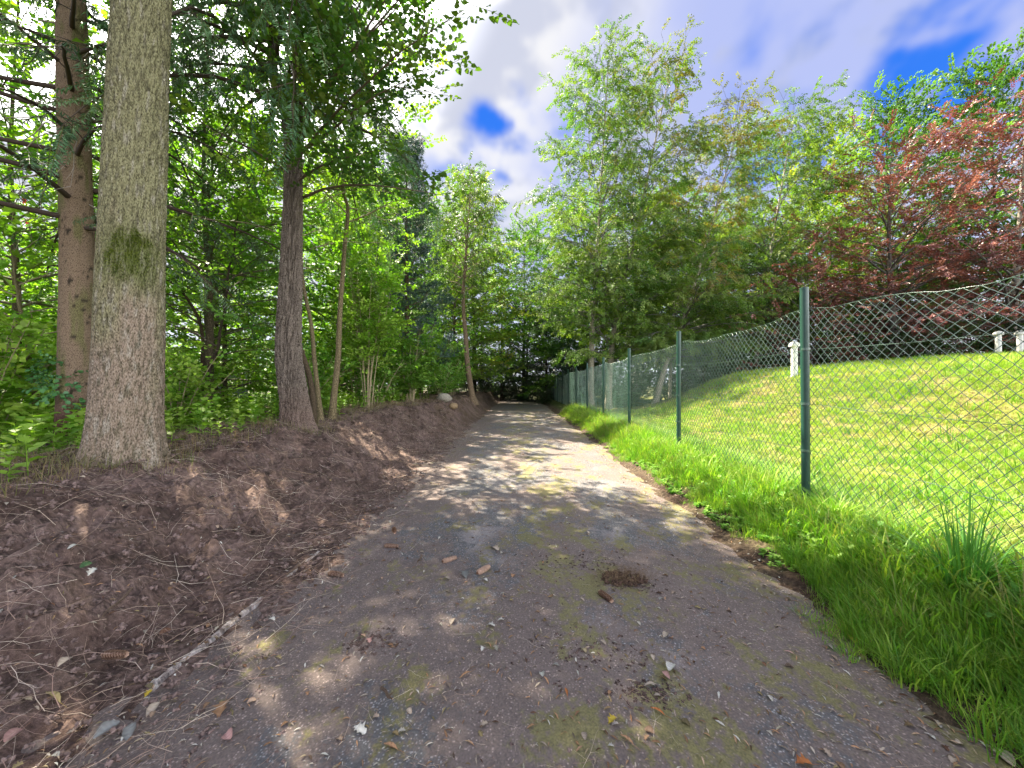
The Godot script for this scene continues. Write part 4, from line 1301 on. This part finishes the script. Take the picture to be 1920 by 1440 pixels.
func build_left_wood() -> void:
	var lime := [lin(0.17, 0.36, 0.035), lin(0.27, 0.45, 0.055), lin(0.36, 0.52, 0.085)]
	var mid := [lin(0.10, 0.24, 0.035), lin(0.17, 0.34, 0.05), lin(0.24, 0.42, 0.065)]
	sapling("slender pale stemmed young tree right of the ridged conifer trunk", -4.23, 8.6, [[0, -0.1, 0], [0.1, 0.9, 0], [0.2, 2.1, 0], [0.28, 3.7, 0], [0.4, 4.8, 0], [0.25, 5.4, 0], [0.5, 7, 0], [0.6, 9, 0]], 0.075, {"n": 26, "from": 0.5, "len": 2.0, "wobble": 0.03, "cols": lime})
	sapling("thin curved stem half hidden behind the ridged conifer trunk", -4.08, 7.9, [[0, -0.1, 0], [-0.12, 1.0, 0], [-0.2, 1.9, 0], [-0.38, 2.9, 0], [-0.45, 4, 0], [-0.4, 6.4, 0]], 0.055, {"n": 18, "from": 0.55, "wobble": 0.02, "cols": lime})
	sapling("dark upright trunk with leafy stems left of the ridged conifer", -8.15, 10.0, [[0, -0.1, 0], [0, 1.5, 0], [-0.05, 3, 0], [-0.1, 5, 0], [0.1, 8.0, 0]], 0.13, {"n": 26, "from": 0.25, "len": 2.4, "bark": lin(0.12, 0.12, 0.06), "cols": lime, "twig": "maple", "sub": 0.42, "step": 0.24})
	tree("sycamore_tree", "leafy sycamore filling the gap between the big trunk and the ridged conifer", "tree", -7.3, 8.9, {"line": V([[0, -0.1, 0], [0.05, 3, 0], [-0.1, 6, 0], [0.1, 11.5, 0]]), "r": 0.11, "n": 42, "from": 0.36, "len": 3.0, "shape": "dome", "up0": 0.2, "up1": 1.0, "droop": 0.1, "sub": 0.36, "step": 0.22, "twig": "maple", "leaf": M.leaf, "cols": mid, "bark": lin(0.14, 0.12, 0.08), "gaps": 0.1})
	tree("sycamore_tree", "leafy sycamore at the far left edge behind the reddish spruce", "tree", -11.0, 8.2, {"line": V([[0, -0.1, 0], [0.05, 3, 0], [-0.1, 6, 0], [0.1, 10.0, 0]]), "r": 0.1, "n": 66, "from": 0.3, "len": 2.8, "shape": "dome", "up0": 0.2, "up1": 1.0, "droop": 0.1, "sub": 0.38, "step": 0.23, "twig": "maple", "leaf": M.leaf, "cols": lime, "bark": lin(0.14, 0.12, 0.08), "gaps": 0.12})
	sapling("thin dark leaning sapling between the big trunk and the ridged conifer", -7.0, 8.1, [[0, -0.1, 0], [0.3, 0.9, 0], [0.55, 1.9, 0], [0.8, 3.2, 0], [1.1, 5.2, 0]], 0.04, {"n": 18, "from": 0.3, "len": 1.4, "bark": lin(0.1, 0.08, 0.06), "cols": mid})
	sapling("crooked sapling at the far left edge in the sunlit leaves", -8.5, 6.6, [[0, -0.1, 0], [0.05, 0.5, 0], [-0.1, 1.2, 0], [-0.2, 2.2, 0], [-0.6, 4.4, 0]], 0.05, {"n": 20, "from": 0.18, "len": 1.5, "cols": lime, "twig": "maple"})
	sapling("arched sapling whose bare bough bends towards the big trunk", -7.6, 9.2, [[0, -0.1, 0], [-0.05, 1.4, 0], [-0.1, 2.4, 0], [-0.5, 3.2, 0.2], [-1.2, 3.7, 0.3], [-1.9, 4.6, 0.3]], 0.06, {"n": 20, "from": 0.35, "len": 1.5, "cols": lime, "bark": lin(0.12, 0.09, 0.06)})
	sapling("leaning pale tree on the bank halfway down the lane with a brown nest of twigs", -2.33, 20.0, [[0, -0.1, 0], [-0.28, 1.7, 0], [-0.42, 3.4, 0], [-0.55, 5.2, 0], [-0.4, 8, 0], [-0.1, 12.2, 0]], 0.17, {"n": 50, "from": 0.42, "len": 2.3, "shape": "spindle", "up0": 0.5, "up1": 1.0, "twig": "birch", "hang": 0.5, "scale": 1.15, "cols": [lin(0.09, 0.16, 0.04), lin(0.13, 0.2, 0.06)], "bark": lin(0.36, 0.28, 0.2), "wobble": 0.03})
	# dead brown clump on that tree
	rng.seed = 61
	var nw := []
	var nt := []
	for k in 150:
		var p := jit(1).normalized() * sqrt(rng.randf()) * Vector3(0.75, 1.0, 0.7)
		nw.append(Transform3D(face(p + Vector3(0, -0.7, 0) + jit(0.4), Vector3.UP).scaled(Vector3.ONE * rr(0.6, 1.2)), p + Vector3(-2.72, 7.6, -19.8)))
		nt.append(pick([lin(0.16, 0.11, 0.075), lin(0.24, 0.17, 0.12), lin(0.11, 0.08, 0.06)]))
	var nest := thing("dead_twig_clump", "brown clump of dead hanging twigs in the leaning pale tree", "twigs")
	copies("twigs", TW.bare[0], M.dry, nw, nt, nest)
	# pine
	tree("pine_tree", "dark blue green pine with tiered boughs on the left of the lane", "tree", -5.0, 17.0, {"line": V([[0, -0.1, 0], [0.05, 4, 0], [0, 8, 0], [0.05, 11.1, 0]]), "r": 0.16, "n": 76, "from": 0.16, "len": 2.1, "shape": "cone", "up0": 0.0, "up1": 0.6, "rise": 0.3, "sub": 0.34, "step": 0.24, "twig": "pine", "leaf": M.needle, "scale": 1.3, "gaps": 0.0, "cols": [lin(0.03, 0.07, 0.06), lin(0.055, 0.105, 0.085), lin(0.085, 0.14, 0.11)], "bark": lin(0.14, 0.1, 0.07), "bare": 0.2})
	# taller trees behind
	var wood := {"line": V([[0, -0.1, 0], [0.1, 4, 0], [-0.1, 6, 0.1], [0.1, 8.0, 0]]), "r": 0.15, "n": 50, "from": 0.1, "len": 3.2, "shape": "dome", "up0": 0.15, "up1": 1.0, "droop": 0.12, "sub": 0.4, "step": 0.25, "twig": "wood", "leaf": M.leaf, "cols": lime, "bark": lin(0.13, 0.11, 0.08), "gaps": 0.12}
	var a := tree("leafy_tree", "bright green leafy tree behind the thin dark leaning sapling", "tree", -10.5, 13.0, wood, "bright leafy trees behind the bank")
	var b := tree("leafy_tree", "yellow green leafy tree behind the slender pale stemmed young tree", "tree", -6.9, 14.5, merged(wood, {"n": 56, "len": 3.0, "cols": [lin(0.18, 0.32, 0.04), lin(0.26, 0.38, 0.07)], "line": V([[0, -0.1, 0], [0, 3, 0], [0.1, 6, 0], [0, 8.2, 0]])}), "bright leafy trees behind the bank")
	var c := tree("leafy_tree", "mid green leafy tree behind the pine", "tree", -7.6, 21.0, merged(wood, {"cols": mid, "n": 64, "line": V([[0, -0.1, 0], [0.1, 4, 0], [-0.1, 8, 0.1], [0.1, 12, 0]])}), "bright leafy trees behind the bank")
	dup(a, -15.0, 11.0, 1.3, Vector3.ONE * 0.62, "bright green leafy tree at the far left edge behind the reddish spruce")
	dup(b, -9.3, 12.0, 2.2, Vector3.ONE * 0.7, "leafy tree low behind the dark upright trunk")
	dup(a, -14.0, 19.0, 4.0, Vector3.ONE * 0.8, "leafy tree far back between the big trunk and the ridged conifer")
	dup(c, -20.0, 18.0, 0.7, Vector3.ONE * 0.75, "tall leafy tree far back at the left edge")
	dup(c, -11.0, 25.0, 3.1, Vector3.ONE * 1.1, "tall mid green tree far back left of the pine")
	dup(b, -4.2, 25.0, 1.1, Vector3(1.0, 1.1, 1.0), "leafy tree between the pine and the leaning pale tree")
	# thicket of shrubs on and behind the bank
	var bush := {"stems": 9, "h": 2.4, "spread": 1.1, "r": 0.014, "sub": 0.2, "side": 0.55, "step": 0.16, "twig": "hazel", "leaf": M.leaf, "cols": lime, "bark": lin(0.3, 0.25, 0.15), "bare": 0.15}
	var h1 := shrub("hazel_shrub", "tall many stemmed hazel on the bank beyond the slender pale tree", "shrub", -4.35, 11.0, merged(bush, {"stems": 11, "h": 4.8, "spread": 0.8, "bare": 0.3, "sub": 0.2}), "green shrubs on the bank")
	var h2 := shrub("hazel_shrub", "bright shrub low between the big trunk and the dark upright trunk", "shrub", -6.9, 7.6, merged(bush, {"h": 1.7}), "green shrubs on the bank")
	var h3 := shrub("maple_shrub", "broad leaved bush at the left edge beside the spruce foot", "shrub", -8.7, 6.1, merged(bush, {"twig": "maple", "h": 2.2, "spread": 1.5}), "green shrubs on the bank")
	var h4 := shrub("hazel_shrub", "mid green bush behind the foot of the ridged conifer", "shrub", -5.4, 9.4, merged(bush, {"h": 1.9, "cols": mid}), "green shrubs on the bank")
	var h5 := shrub("maple_shrub", "dense bush under the pine", "shrub", -4.1, 14.6, merged(bush, {"twig": "maple", "h": 3.0, "spread": 1.2, "cols": mid, "stems": 12}), "green shrubs on the bank")
	dup(h2, -8.4, 9.0, 1.2, Vector3(1.2, 1.0, 1.2), "low bright bush behind the arched sapling")
	dup(h3, -10.4, 8.4, 2.2, Vector3(1.1, 1.2, 1.1), "tall broad leaved bush behind the crooked sapling")
	dup(h3, -6.2, 11.5, 3.3, Vector3(1.0, 1.1, 1.0), "broad leaved bush behind the thin curved stem")
	dup(h1, -5.5, 13.0, 0.8, Vector3(1.3, 1.3, 1.3), "tall thicket stems between hazel and pine")
	dup(h4, -4.6, 12.3, 2.0, Vector3(1.1, 0.9, 1.1), "low bush at the foot of the tall hazel")
	dup(h5, -3.6, 18.0, 1.0, Vector3(1.0, 0.9, 1.0), "bush on the bank before the leaning pale tree")
	dup(h5, -3.9, 22.5, 2.6, Vector3(1.2, 1.2, 1.2), "dense bush behind the leaning pale tree")
	dup(h4, -3.2, 16.2, 4.1, Vector3(0.8, 0.8, 0.8), "small bright bush above the pale stones")
	dup(h2, -9.8, 11.0, 5.0, Vector3(1.3, 1.2, 1.3), "low bright bush before the grey shed")
	dup(h1, -11.8, 9.6, 2.9, Vector3(1.2, 0.8, 1.2), "tall bush at the far left edge behind the white outbuilding's branches")
	var more := [[-12.5, 14.0, 1.2, "broad leaved bush hiding the grey shed's left end"], [-15.5, 13.0, 1.3, "broad leaved bush before the white outbuilding"], [-18.5, 17.0, 1.5, "tall bush far back at the left edge"], [-13.0, 18.5, 1.5, "tall bush far back behind the grey shed"], [-9.0, 17.5, 1.4, "tall bush far back behind the yellow green tree"], [-16.0, 24.0, 1.8, "great bush far back left of the ridged conifer"], [-10.0, 23.0, 1.7, "great bush far back behind the dark upright trunk"], [-6.4, 19.5, 1.4, "bush right behind the foot of the pine"], [-22.0, 22.0, 1.9, "great bush farthest back at the left edge"], [-6.0, 27.0, 1.8, "great bush far back between pine and leaning tree"]]
	for k in more.size():
		dup([h3, h5, h2][k % 3], more[k][0], more[k][1], k * 1.3, Vector3(more[k][2] * 1.2, more[k][2], more[k][2] * 1.2), more[k][3])
	# pale stones in the bank
	rng.seed = 71
	var stones := ["largest pale stone of the heap on the bank before the leaning pale tree", "tan flat stone right of the largest pale stone", "small pale stone at the back of the heap"]
	var at := [[-2.95, 15.2, 0.32], [-2.55, 15.0, 0.22], [-3.05, 15.9, 0.24]]
	for k in 3:
		var sb := MB.new()
		var rows := 9
		for i in rows + 1:
			for j in 15:
				var th := PI * i / rows
				var ph := TAU * (j % 14) / 14.0
				var dir := Vector3(sin(th) * cos(ph), cos(th), sin(th) * sin(ph))
				var r := 1.0 + 0.35 * nz.get_noise_3d(dir.x * 1.5 + k * 9.0, dir.y * 1.5, dir.z * 1.5)
				sb.vert(dir * r * Vector3(1, 0.6, 0.8), dir, Vector2(j / 14.0, i / 9.0), lin(0.36, 0.34, 0.28) if k != 1 else lin(0.4, 0.3, 0.18))
		for i in rows:
			for j in 14:
				var p := i * 15 + j
				sb.tri(p, p + 15, p + 1)
				sb.tri(p + 1, p + 15, p + 16)
		var h := ground_h(at[k][0], at[k][1])
		single("stone", sb.mesh(), M.flaky, stones[k], "stone", Transform3D(Basis(Vector3.UP, k * 2.0).scaled(Vector3.ONE * at[k][2]), Vector3(at[k][0], h + 0.08, -at[k][1])), "pale stones on the bank")
	# ground cover on the woodland floor
	rng.seed = 67
	var w := []
	var col := []
	for k in 2600:
		var x := -4.3 - 11.0 * pow(rng.randf(), 1.3)
		var d := rr(3.0, 20.0)
		if x > -5.4 and rng.randf() < 0.65:
			continue
		w.append(Transform3D(Basis(Vector3.UP, rr(0, TAU)).scaled(Vector3.ONE * rr(1.0, 2.6)), Vector3(x, ground_h(x, d), -d)))
		col.append(pick(lime))
	var gc := thing("woodland_ground_cover", "low leafy plants covering the woodland floor behind the bank", "ground cover")
	tag(gc, "", "", "", "stuff")
	copies("leaves", weed(10, 0.09, 1.1), M.leaf, w, col, gc)
	# torn grass and roots along the crest of the bank
	w = []
	col = []
	for k in 900:
		var d := 2.5 + 15.0 * pow(rng.randf(), 1.3)
		var x := -4.15 - rr(-0.35, 1.2) + 1.1 * smoothstep(8.0, 18.0, d)
		w.append(Transform3D(Basis(Vector3.UP, rr(0, TAU)).scaled(Vector3.ONE * rr(0.5, 1.3)), Vector3(x, ground_h(x, d) - 0.01, -d)))
		col.append(pick([lin(0.3, 0.24, 0.13), lin(0.14, 0.16, 0.06), lin(0.2, 0.13, 0.09)]))
	for k in 260:
		var turn := rr(0, TAU)
		var foot: Vector3 = [Vector3(-4.14, 3.97, 0.42), Vector3(-3.97, 6.9, 0.36), Vector3(-6.83, 5.8, 0.3)][k % 3]
		var x := foot.x + cos(turn) * (foot.z + 0.35 * pow(rng.randf(), 2.0))
		var d := foot.y + sin(turn) * (foot.z + 0.35 * pow(rng.randf(), 2.0))
		w.append(Transform3D(Basis(Vector3.UP, rr(0, TAU)).scaled(Vector3.ONE * rr(0.3, 0.9)), Vector3(x, ground_h(x, d), -d)))
		col.append(pick([lin(0.34, 0.28, 0.17), lin(0.16, 0.2, 0.07), lin(0.24, 0.16, 0.11)]))
	var cg := thing("crest_grass", "torn dry grass and weeds along the crest of the bank", "grass")
	tag(cg, "", "", "", "stuff")
	copies("grass", tuft(10, 0.2, 0.12, 0.003, 1.3, 0.1), M.grass, w, col, cg)

func build_right_wood() -> void:
	var silver := lin(0.78, 0.74, 0.68)
	var bcols := [lin(0.09, 0.18, 0.04), lin(0.16, 0.26, 0.06), lin(0.25, 0.33, 0.09)]
	var rusty := [lin(0.19, 0.25, 0.08), lin(0.27, 0.25, 0.09), lin(0.32, 0.23, 0.09)]
	var birch := {"line": V([[0, -0.1, 0], [0.1, 4, 0], [0.4, 9, 0], [0.9, 17.2, 0]]), "r": 0.19, "n": 80, "from": 0.33, "len": 3.7, "shape": "dome", "up0": 0.3, "up1": 0.95, "droop": 0.14, "sub": 0.3, "subl": 0.36, "step": 0.18, "hang": 0.46, "twig": "birch", "leaf": M.leaf, "cols": bcols, "bark": silver, "bare": 0.25, "limb_tone": 0.2, "gaps": 0.2, "scale": 1.05}
	tree("birch_tree", "tallest birch with white trunk just beyond the fence in the middle", "tree", 3.55, 19.0, birch, "birches beyond the fence")
	tree("birch_tree", "birch leaning right with a rusty tinged pointed top, right of the tallest", "tree", 4.55, 19.6, merged(birch, {"line": V([[0, -0.1, 0], [0.3, 4, 0], [1.4, 9, 0], [3.2, 17.4, 0]]), "top_cols": bcols + rusty, "len": 3.6, "n": 92, "from": 0.22}), "birches beyond the fence")
	tree("birch_tree", "birch with leaning pale stem and yellowing top, third from the left", "tree", 7.0, 20.0, merged(birch, {"line": V([[0, -0.1, 0], [0.7, 2.5, 0], [2.0, 6, 0], [4.5, 15.0, 0]]), "top_cols": bcols + rusty + rusty, "len": 3.9, "n": 84}), "birches beyond the fence")
	tree("birch_tree", "lighter birch with a thin open top against blue sky, right of the yellowing one", "tree", 13.6, 22.5, merged(birch, {"line": V([[0, -0.1, 0], [0.3, 4, 0], [1.2, 10, 0], [2.4, 16.9, 0]]), "len": 3.9, "n": 74}), "birches beyond the fence")
	tree("birch_tree", "small birch standing low in front of the leaning pale stem", "tree", 8.6, 22.0, merged(birch, {"line": V([[0, -0.1, 0], [0.1, 3, 0], [0.3, 6, 0], [0.5, 10.5, 0]]), "len": 2.6, "n": 50, "r": 0.11, "from": 0.3}), "birches beyond the fence")
	# copper beeches
	var beech := {"line": V([[0, -0.1, 0], [0.1, 4, 0], [-0.1, 8, 0], [0.0, 13.0, 0]]), "r": 0.3, "n": 70, "from": 0.09, "len": 5.0, "shape": "dome", "up0": 0.05, "up1": 0.95, "droop": 0.1, "sub": 0.42, "subl": 0.36, "step": 0.27, "hang": 0.12, "twig": "copper", "leaf": M.copper, "cols": [lin(0.21, 0.075, 0.07), lin(0.32, 0.125, 0.108), lin(0.41, 0.21, 0.172), lin(0.17, 0.065, 0.058)], "bark": lin(0.24, 0.22, 0.2), "bare": 0.22, "limb_tone": 0.4, "gaps": 0.36}
	tree("copper_beech", "dark red copper beech with a straight dark trunk, left of the pair", "tree", 19.6, 20.5, beech, "copper beeches behind the mound")
	tree("copper_beech", "dark red copper beech with grey trunk at the right edge of the photo", "tree", 24.2, 19.5, merged(beech, {"n": 76, "len": 6.2, "line": V([[0, -0.1, 0], [0.2, 3, 0], [0.6, 7, 0], [1.0, 13.8, 0]]), "r": 0.36, "bark": lin(0.5, 0.48, 0.44), "limb_tone": 0.25}), "copper beeches behind the mound")
	tree("copper_beech", "small low copper beech whose reddish boughs hang behind the nearest green post", "tree", 13.9, 19.5, merged(beech, {"n": 40, "len": 3.0, "line": V([[0, -0.1, 0], [0.2, 2, 0], [0.2, 4, 0], [0.3, 6.6, 0]]), "r": 0.12}), "copper beeches behind the mound")
	# green trees behind
	var wood := {"line": V([[0, -0.1, 0], [0.1, 4, 0], [-0.1, 8, 0.1], [0.1, 14.5, 0]]), "r": 0.22, "n": 80, "from": 0.12, "len": 4.6, "shape": "dome", "up0": 0.1, "up1": 1.0, "droop": 0.1, "sub": 0.42, "step": 0.27, "twig": "wood", "leaf": M.leaf, "cols": [lin(0.08, 0.18, 0.045), lin(0.12, 0.24, 0.055), lin(0.17, 0.29, 0.07)], "bark": lin(0.09, 0.075, 0.06), "gaps": 0.1, "scale": 1.25}
	var a := tree("broadleaf_tree", "yellow green maple between the birches and the copper beeches", "tree", 20.8, 27.0, merged(wood, {"line": V([[0, -0.1, 0], [0.1, 5, 0], [-0.1, 10, 0.1], [0.1, 17.0, 0]]), "cols": [lin(0.2, 0.36, 0.05), lin(0.28, 0.43, 0.07), lin(0.42, 0.42, 0.07)]}), "green trees beyond the lawn")
	var b := tree("broadleaf_tree", "dark green tree behind the leaning birch stems", "tree", 10.5, 29.0, wood, "green trees beyond the lawn")
	var c := tree("broadleaf_tree", "grey green tree behind the small low copper beech", "tree", 16.5, 25.0, merged(wood, {"line": V([[0, -0.1, 0], [0.1, 3, 0], [-0.1, 6, 0.1], [0.1, 10.5, 0]]), "n": 66, "len": 3.8, "twig": "birch", "cols": [lin(0.10, 0.19, 0.075), lin(0.15, 0.24, 0.10), lin(0.21, 0.28, 0.13)]}), "green trees beyond the lawn")
	dup(b, 30.2, 25.0, 1.4, Vector3(1.1, 1.4, 1.1), "tall green tree rising above the copper beeches at the right edge")
	dup(b, 27.0, 28.5, 2.4, Vector3(1.1, 1.42, 1.1), "dark green tree behind the copper beech pair")
	dup(b, 5.2, 31.0, 0.9, Vector3(1.1, 1.0, 1.1), "dark green tree behind the tallest birch")
	dup(c, 12.5, 24.0, 1.9, Vector3(1.0, 0.95, 1.0), "grey green tree below the yellowing birch top")
	dup(c, 22.5, 23.0, 2.7, Vector3(1.0, 0.8, 1.0), "low grey green tree between the two copper beech trunks")
	dup(b, 18.0, 33.0, 4.4, Vector3(1.2, 1.0, 1.2), "dark tree far behind the yellow green maple")
	dup(b, 0.6, 37.5, 3.6, Vector3(1.1, 1.1, 1.1), "tall dark tree closing the far end of the lane")
	dup(a, -3.6, 31.0, 5.2, Vector3(0.9, 0.95, 0.9), "lighter green tree left of the lane's far end")
	dup(b, -8.5, 33.0, 2.0, Vector3(1.1, 1.05, 1.1), "dark tree far behind the pine")
	# hedge-like shade under the beeches and along the fence
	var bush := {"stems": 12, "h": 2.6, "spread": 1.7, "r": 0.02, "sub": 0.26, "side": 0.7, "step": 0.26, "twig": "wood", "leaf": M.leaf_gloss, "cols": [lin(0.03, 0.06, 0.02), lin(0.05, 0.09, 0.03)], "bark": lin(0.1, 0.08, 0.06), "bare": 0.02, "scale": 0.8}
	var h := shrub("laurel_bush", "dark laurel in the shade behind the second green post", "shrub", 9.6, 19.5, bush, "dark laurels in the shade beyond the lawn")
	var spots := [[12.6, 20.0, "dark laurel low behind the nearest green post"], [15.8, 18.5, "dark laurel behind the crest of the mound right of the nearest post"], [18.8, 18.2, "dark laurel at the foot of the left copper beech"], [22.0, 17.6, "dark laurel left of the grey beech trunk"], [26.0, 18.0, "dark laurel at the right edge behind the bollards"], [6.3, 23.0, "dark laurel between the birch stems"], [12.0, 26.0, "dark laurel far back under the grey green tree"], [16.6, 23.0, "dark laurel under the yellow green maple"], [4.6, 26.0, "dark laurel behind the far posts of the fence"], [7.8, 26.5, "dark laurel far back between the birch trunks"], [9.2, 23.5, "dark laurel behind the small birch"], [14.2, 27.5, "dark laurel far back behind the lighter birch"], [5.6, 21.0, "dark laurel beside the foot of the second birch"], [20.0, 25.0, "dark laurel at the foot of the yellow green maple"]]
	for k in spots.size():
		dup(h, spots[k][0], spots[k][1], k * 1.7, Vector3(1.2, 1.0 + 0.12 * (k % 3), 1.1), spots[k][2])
	# the dark far end of the lane
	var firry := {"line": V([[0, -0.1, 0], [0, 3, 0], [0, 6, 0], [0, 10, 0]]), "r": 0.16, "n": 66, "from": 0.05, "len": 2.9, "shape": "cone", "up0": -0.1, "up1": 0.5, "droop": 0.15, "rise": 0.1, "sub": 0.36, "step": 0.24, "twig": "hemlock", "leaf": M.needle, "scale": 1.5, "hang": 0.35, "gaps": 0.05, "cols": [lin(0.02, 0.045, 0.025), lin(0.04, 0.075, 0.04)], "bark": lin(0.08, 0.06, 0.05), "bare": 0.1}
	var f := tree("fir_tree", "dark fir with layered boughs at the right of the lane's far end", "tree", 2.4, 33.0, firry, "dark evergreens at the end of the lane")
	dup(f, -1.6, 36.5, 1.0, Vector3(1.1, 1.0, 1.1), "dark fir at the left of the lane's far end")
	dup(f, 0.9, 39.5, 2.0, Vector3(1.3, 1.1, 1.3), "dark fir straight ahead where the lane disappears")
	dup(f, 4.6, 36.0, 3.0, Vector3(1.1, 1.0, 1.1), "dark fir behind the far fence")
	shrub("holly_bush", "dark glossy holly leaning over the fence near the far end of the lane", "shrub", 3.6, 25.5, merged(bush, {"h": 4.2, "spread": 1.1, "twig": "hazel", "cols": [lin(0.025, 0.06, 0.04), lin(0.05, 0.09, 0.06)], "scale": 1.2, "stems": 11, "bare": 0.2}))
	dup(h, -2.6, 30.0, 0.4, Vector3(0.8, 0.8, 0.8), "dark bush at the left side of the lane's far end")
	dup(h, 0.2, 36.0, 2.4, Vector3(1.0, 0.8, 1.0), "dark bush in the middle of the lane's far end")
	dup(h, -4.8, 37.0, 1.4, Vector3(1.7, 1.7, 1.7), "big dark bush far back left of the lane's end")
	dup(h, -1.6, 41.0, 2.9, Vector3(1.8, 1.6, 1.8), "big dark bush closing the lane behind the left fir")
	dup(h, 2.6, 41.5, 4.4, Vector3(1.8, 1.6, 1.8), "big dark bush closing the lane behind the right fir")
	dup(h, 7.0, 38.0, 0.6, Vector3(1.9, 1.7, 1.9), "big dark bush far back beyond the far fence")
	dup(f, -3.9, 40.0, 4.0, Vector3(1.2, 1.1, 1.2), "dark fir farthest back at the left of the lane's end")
	dup(h, 2.0, 29.5, 3.4, Vector3(0.55, 0.55, 0.55), "low dark bush against the fence at the lane's far end")

func build_far_things() -> void:
	rng.seed = 83
	# grey shed with ribbed roof, glimpsed through the leaves
	var g := ground_h(-13.2, 15.0)
	var shed := thing("shed", "low grey shed with pale ribbed roof glimpsed through leaves on the left", "shed", Vector3(-13.2, g, -15.0))
	var box := BoxMesh.new()
	box.size = Vector3(3.4, 1.3, 2.2)
	part("wall", box, mat(Color(0.55, 0.58, 0.6), 0.7, false), shed, Transform3D(Basis.IDENTITY, Vector3(0, 0.65, 0)))
	var rib := BoxMesh.new()
	rib.size = Vector3(0.2, 0.04, 2.7)
	var rm := mat(Color(0.78, 0.8, 0.82), 0.45, false)
	for k in 16:
		part("roof_panel", rib, rm, shed, Transform3D(Basis(Vector3.RIGHT, 0.28), Vector3(-1.7 + k * 0.226, 1.55 + 0.02 * (k % 2), 0)))
	# white outbuilding with a barred window
	g = ground_h(-19.0, 13.0)
	var house := thing("outbuilding", "white outbuilding with barred windows at the left edge behind the leaves", "building", Vector3(-19.0, g, -13.0))
	box = BoxMesh.new()
	box.size = Vector3(5.0, 3.0, 4.0)
	part("wall", box, M.white, house, Transform3D(Basis.IDENTITY, Vector3(0, 1.5, 0)))
	var rb := BoxMesh.new()
	rb.size = Vector3(5.5, 0.16, 4.5)
	part("roof", rb, mat(Color(0.35, 0.36, 0.38), 0.7, false), house, Transform3D(Basis(Vector3.FORWARD, 0.08), Vector3(0, 3.2, 0)))
	for k in 3:
		var wb := BoxMesh.new()
		wb.size = Vector3(0.9, 1.0, 0.06)
		var win := part("window", wb, mat(Color(0.5, 0.6, 0.72), 0.15, false), house, Transform3D(Basis.IDENTITY, Vector3(-1.4 + k * 1.5, 1.7, 2.02)))
		var bar := BoxMesh.new()
		bar.size = Vector3(0.04, 1.06, 0.05)
		for q in 4:
			part("bar", bar, mat(Color(0.15, 0.16, 0.18), 0.5, false), win, Transform3D(Basis.IDENTITY, Vector3(-0.36 + q * 0.24, 0, 0.05)))
	# banded poles
	var specs := [[[-17.6, 6.9, 14.0], [-15.9, 4.5, 14.0], "red and white banded pole slanting down behind the spruce trunk"], [[-18.5, 9.0, 14.0], [-18.0, 5.4, 14.0], "red and white banded pole standing at the left edge among leaves"]]
	for s in specs:
		var p0 := Vector3(s[0][0], s[0][1], -s[0][2])
		var p1 := Vector3(s[1][0], s[1][1], -s[1][2])
		var o := thing("banded_pole", s[2], "pole", p1, "red and white poles behind the leaves")
		for k in 8:
			var b := MB.new()
			b.tube(PackedVector3Array([(p0 - p1) * (k / 8.0), (p0 - p1) * ((k + 1) / 8.0)]), PackedFloat32Array([0.05, 0.05]), 10, lin(0.62, 0.05, 0.04) if k % 2 == 0 else lin(0.75, 0.73, 0.7), 1, 1, true)
			part("band", b.mesh(), M.limb, o)
		var foot := MB.new()
		foot.tube(PackedVector3Array([Vector3.ZERO, Vector3(0.6, -p1.y + 0.4, 0.2)]), PackedFloat32Array([0.05, 0.06]), 8, lin(0.2, 0.2, 0.2))
		part("stay", foot.mesh(), M.limb, o)

# ---------------------------------------------------------------- the scene
func _ready() -> void:
	var cam := Camera3D.new()
	cam.name = "camera"
	cam.fov = 90.0
	cam.near = 0.05
	cam.far = 1500.0
	cam.position = Vector3(0, 1.5, 0)
	cam.rotation = Vector3(deg_to_rad(0.15), deg_to_rad(0.95), 0)
	add_child(cam)
	cam.current = true
	var env := Environment.new()
	env.background_mode = Environment.BG_SKY
	env.tonemap_mode = Environment.TONE_MAPPER_LINEAR
	env.tonemap_exposure = 9.0
	env.sdfgi_enabled = true
	env.ssao_enabled = true
	env.ssil_enabled = true
	var sky := Sky.new()
	var pano := PanoramaSkyMaterial.new()
	nz.seed = 4
	nz.noise_type = FastNoiseLite.TYPE_SIMPLEX_SMOOTH
	nz.frequency = 1.0
	nz.fractal_octaves = 3
	nr.seed = 6
	nr.noise_type = FastNoiseLite.TYPE_SIMPLEX_SMOOTH
	nr.frequency = 1.0
	nr.fractal_octaves = 2
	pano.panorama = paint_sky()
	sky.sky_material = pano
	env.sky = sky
	var we := WorldEnvironment.new()
	we.name = "sky"
	we.environment = env
	add_child(we)
	var sun := DirectionalLight3D.new()
	sun.name = "sun"
	sun.light_energy = 0.92
	sun.light_color = Color(1.0, 0.95, 0.86)
	sun.light_angular_distance = 0.5
	sun.shadow_enabled = true
	add_child(sun)
	sun.look_at_from_position(Vector3.ZERO, -Vector3(-0.476, 0.766, -0.43))
	for m in MOUND:
		mound.append(Vector2(m[0], m[1]))
	rng.seed = 1
	make_materials()
	make_twigs()
	build_ground()
	build_big_trees()
	build_left_wood()
	build_right_wood()
	build_fence()
	build_bollards()
	build_far_things()
	build_grass()
	build_litter()
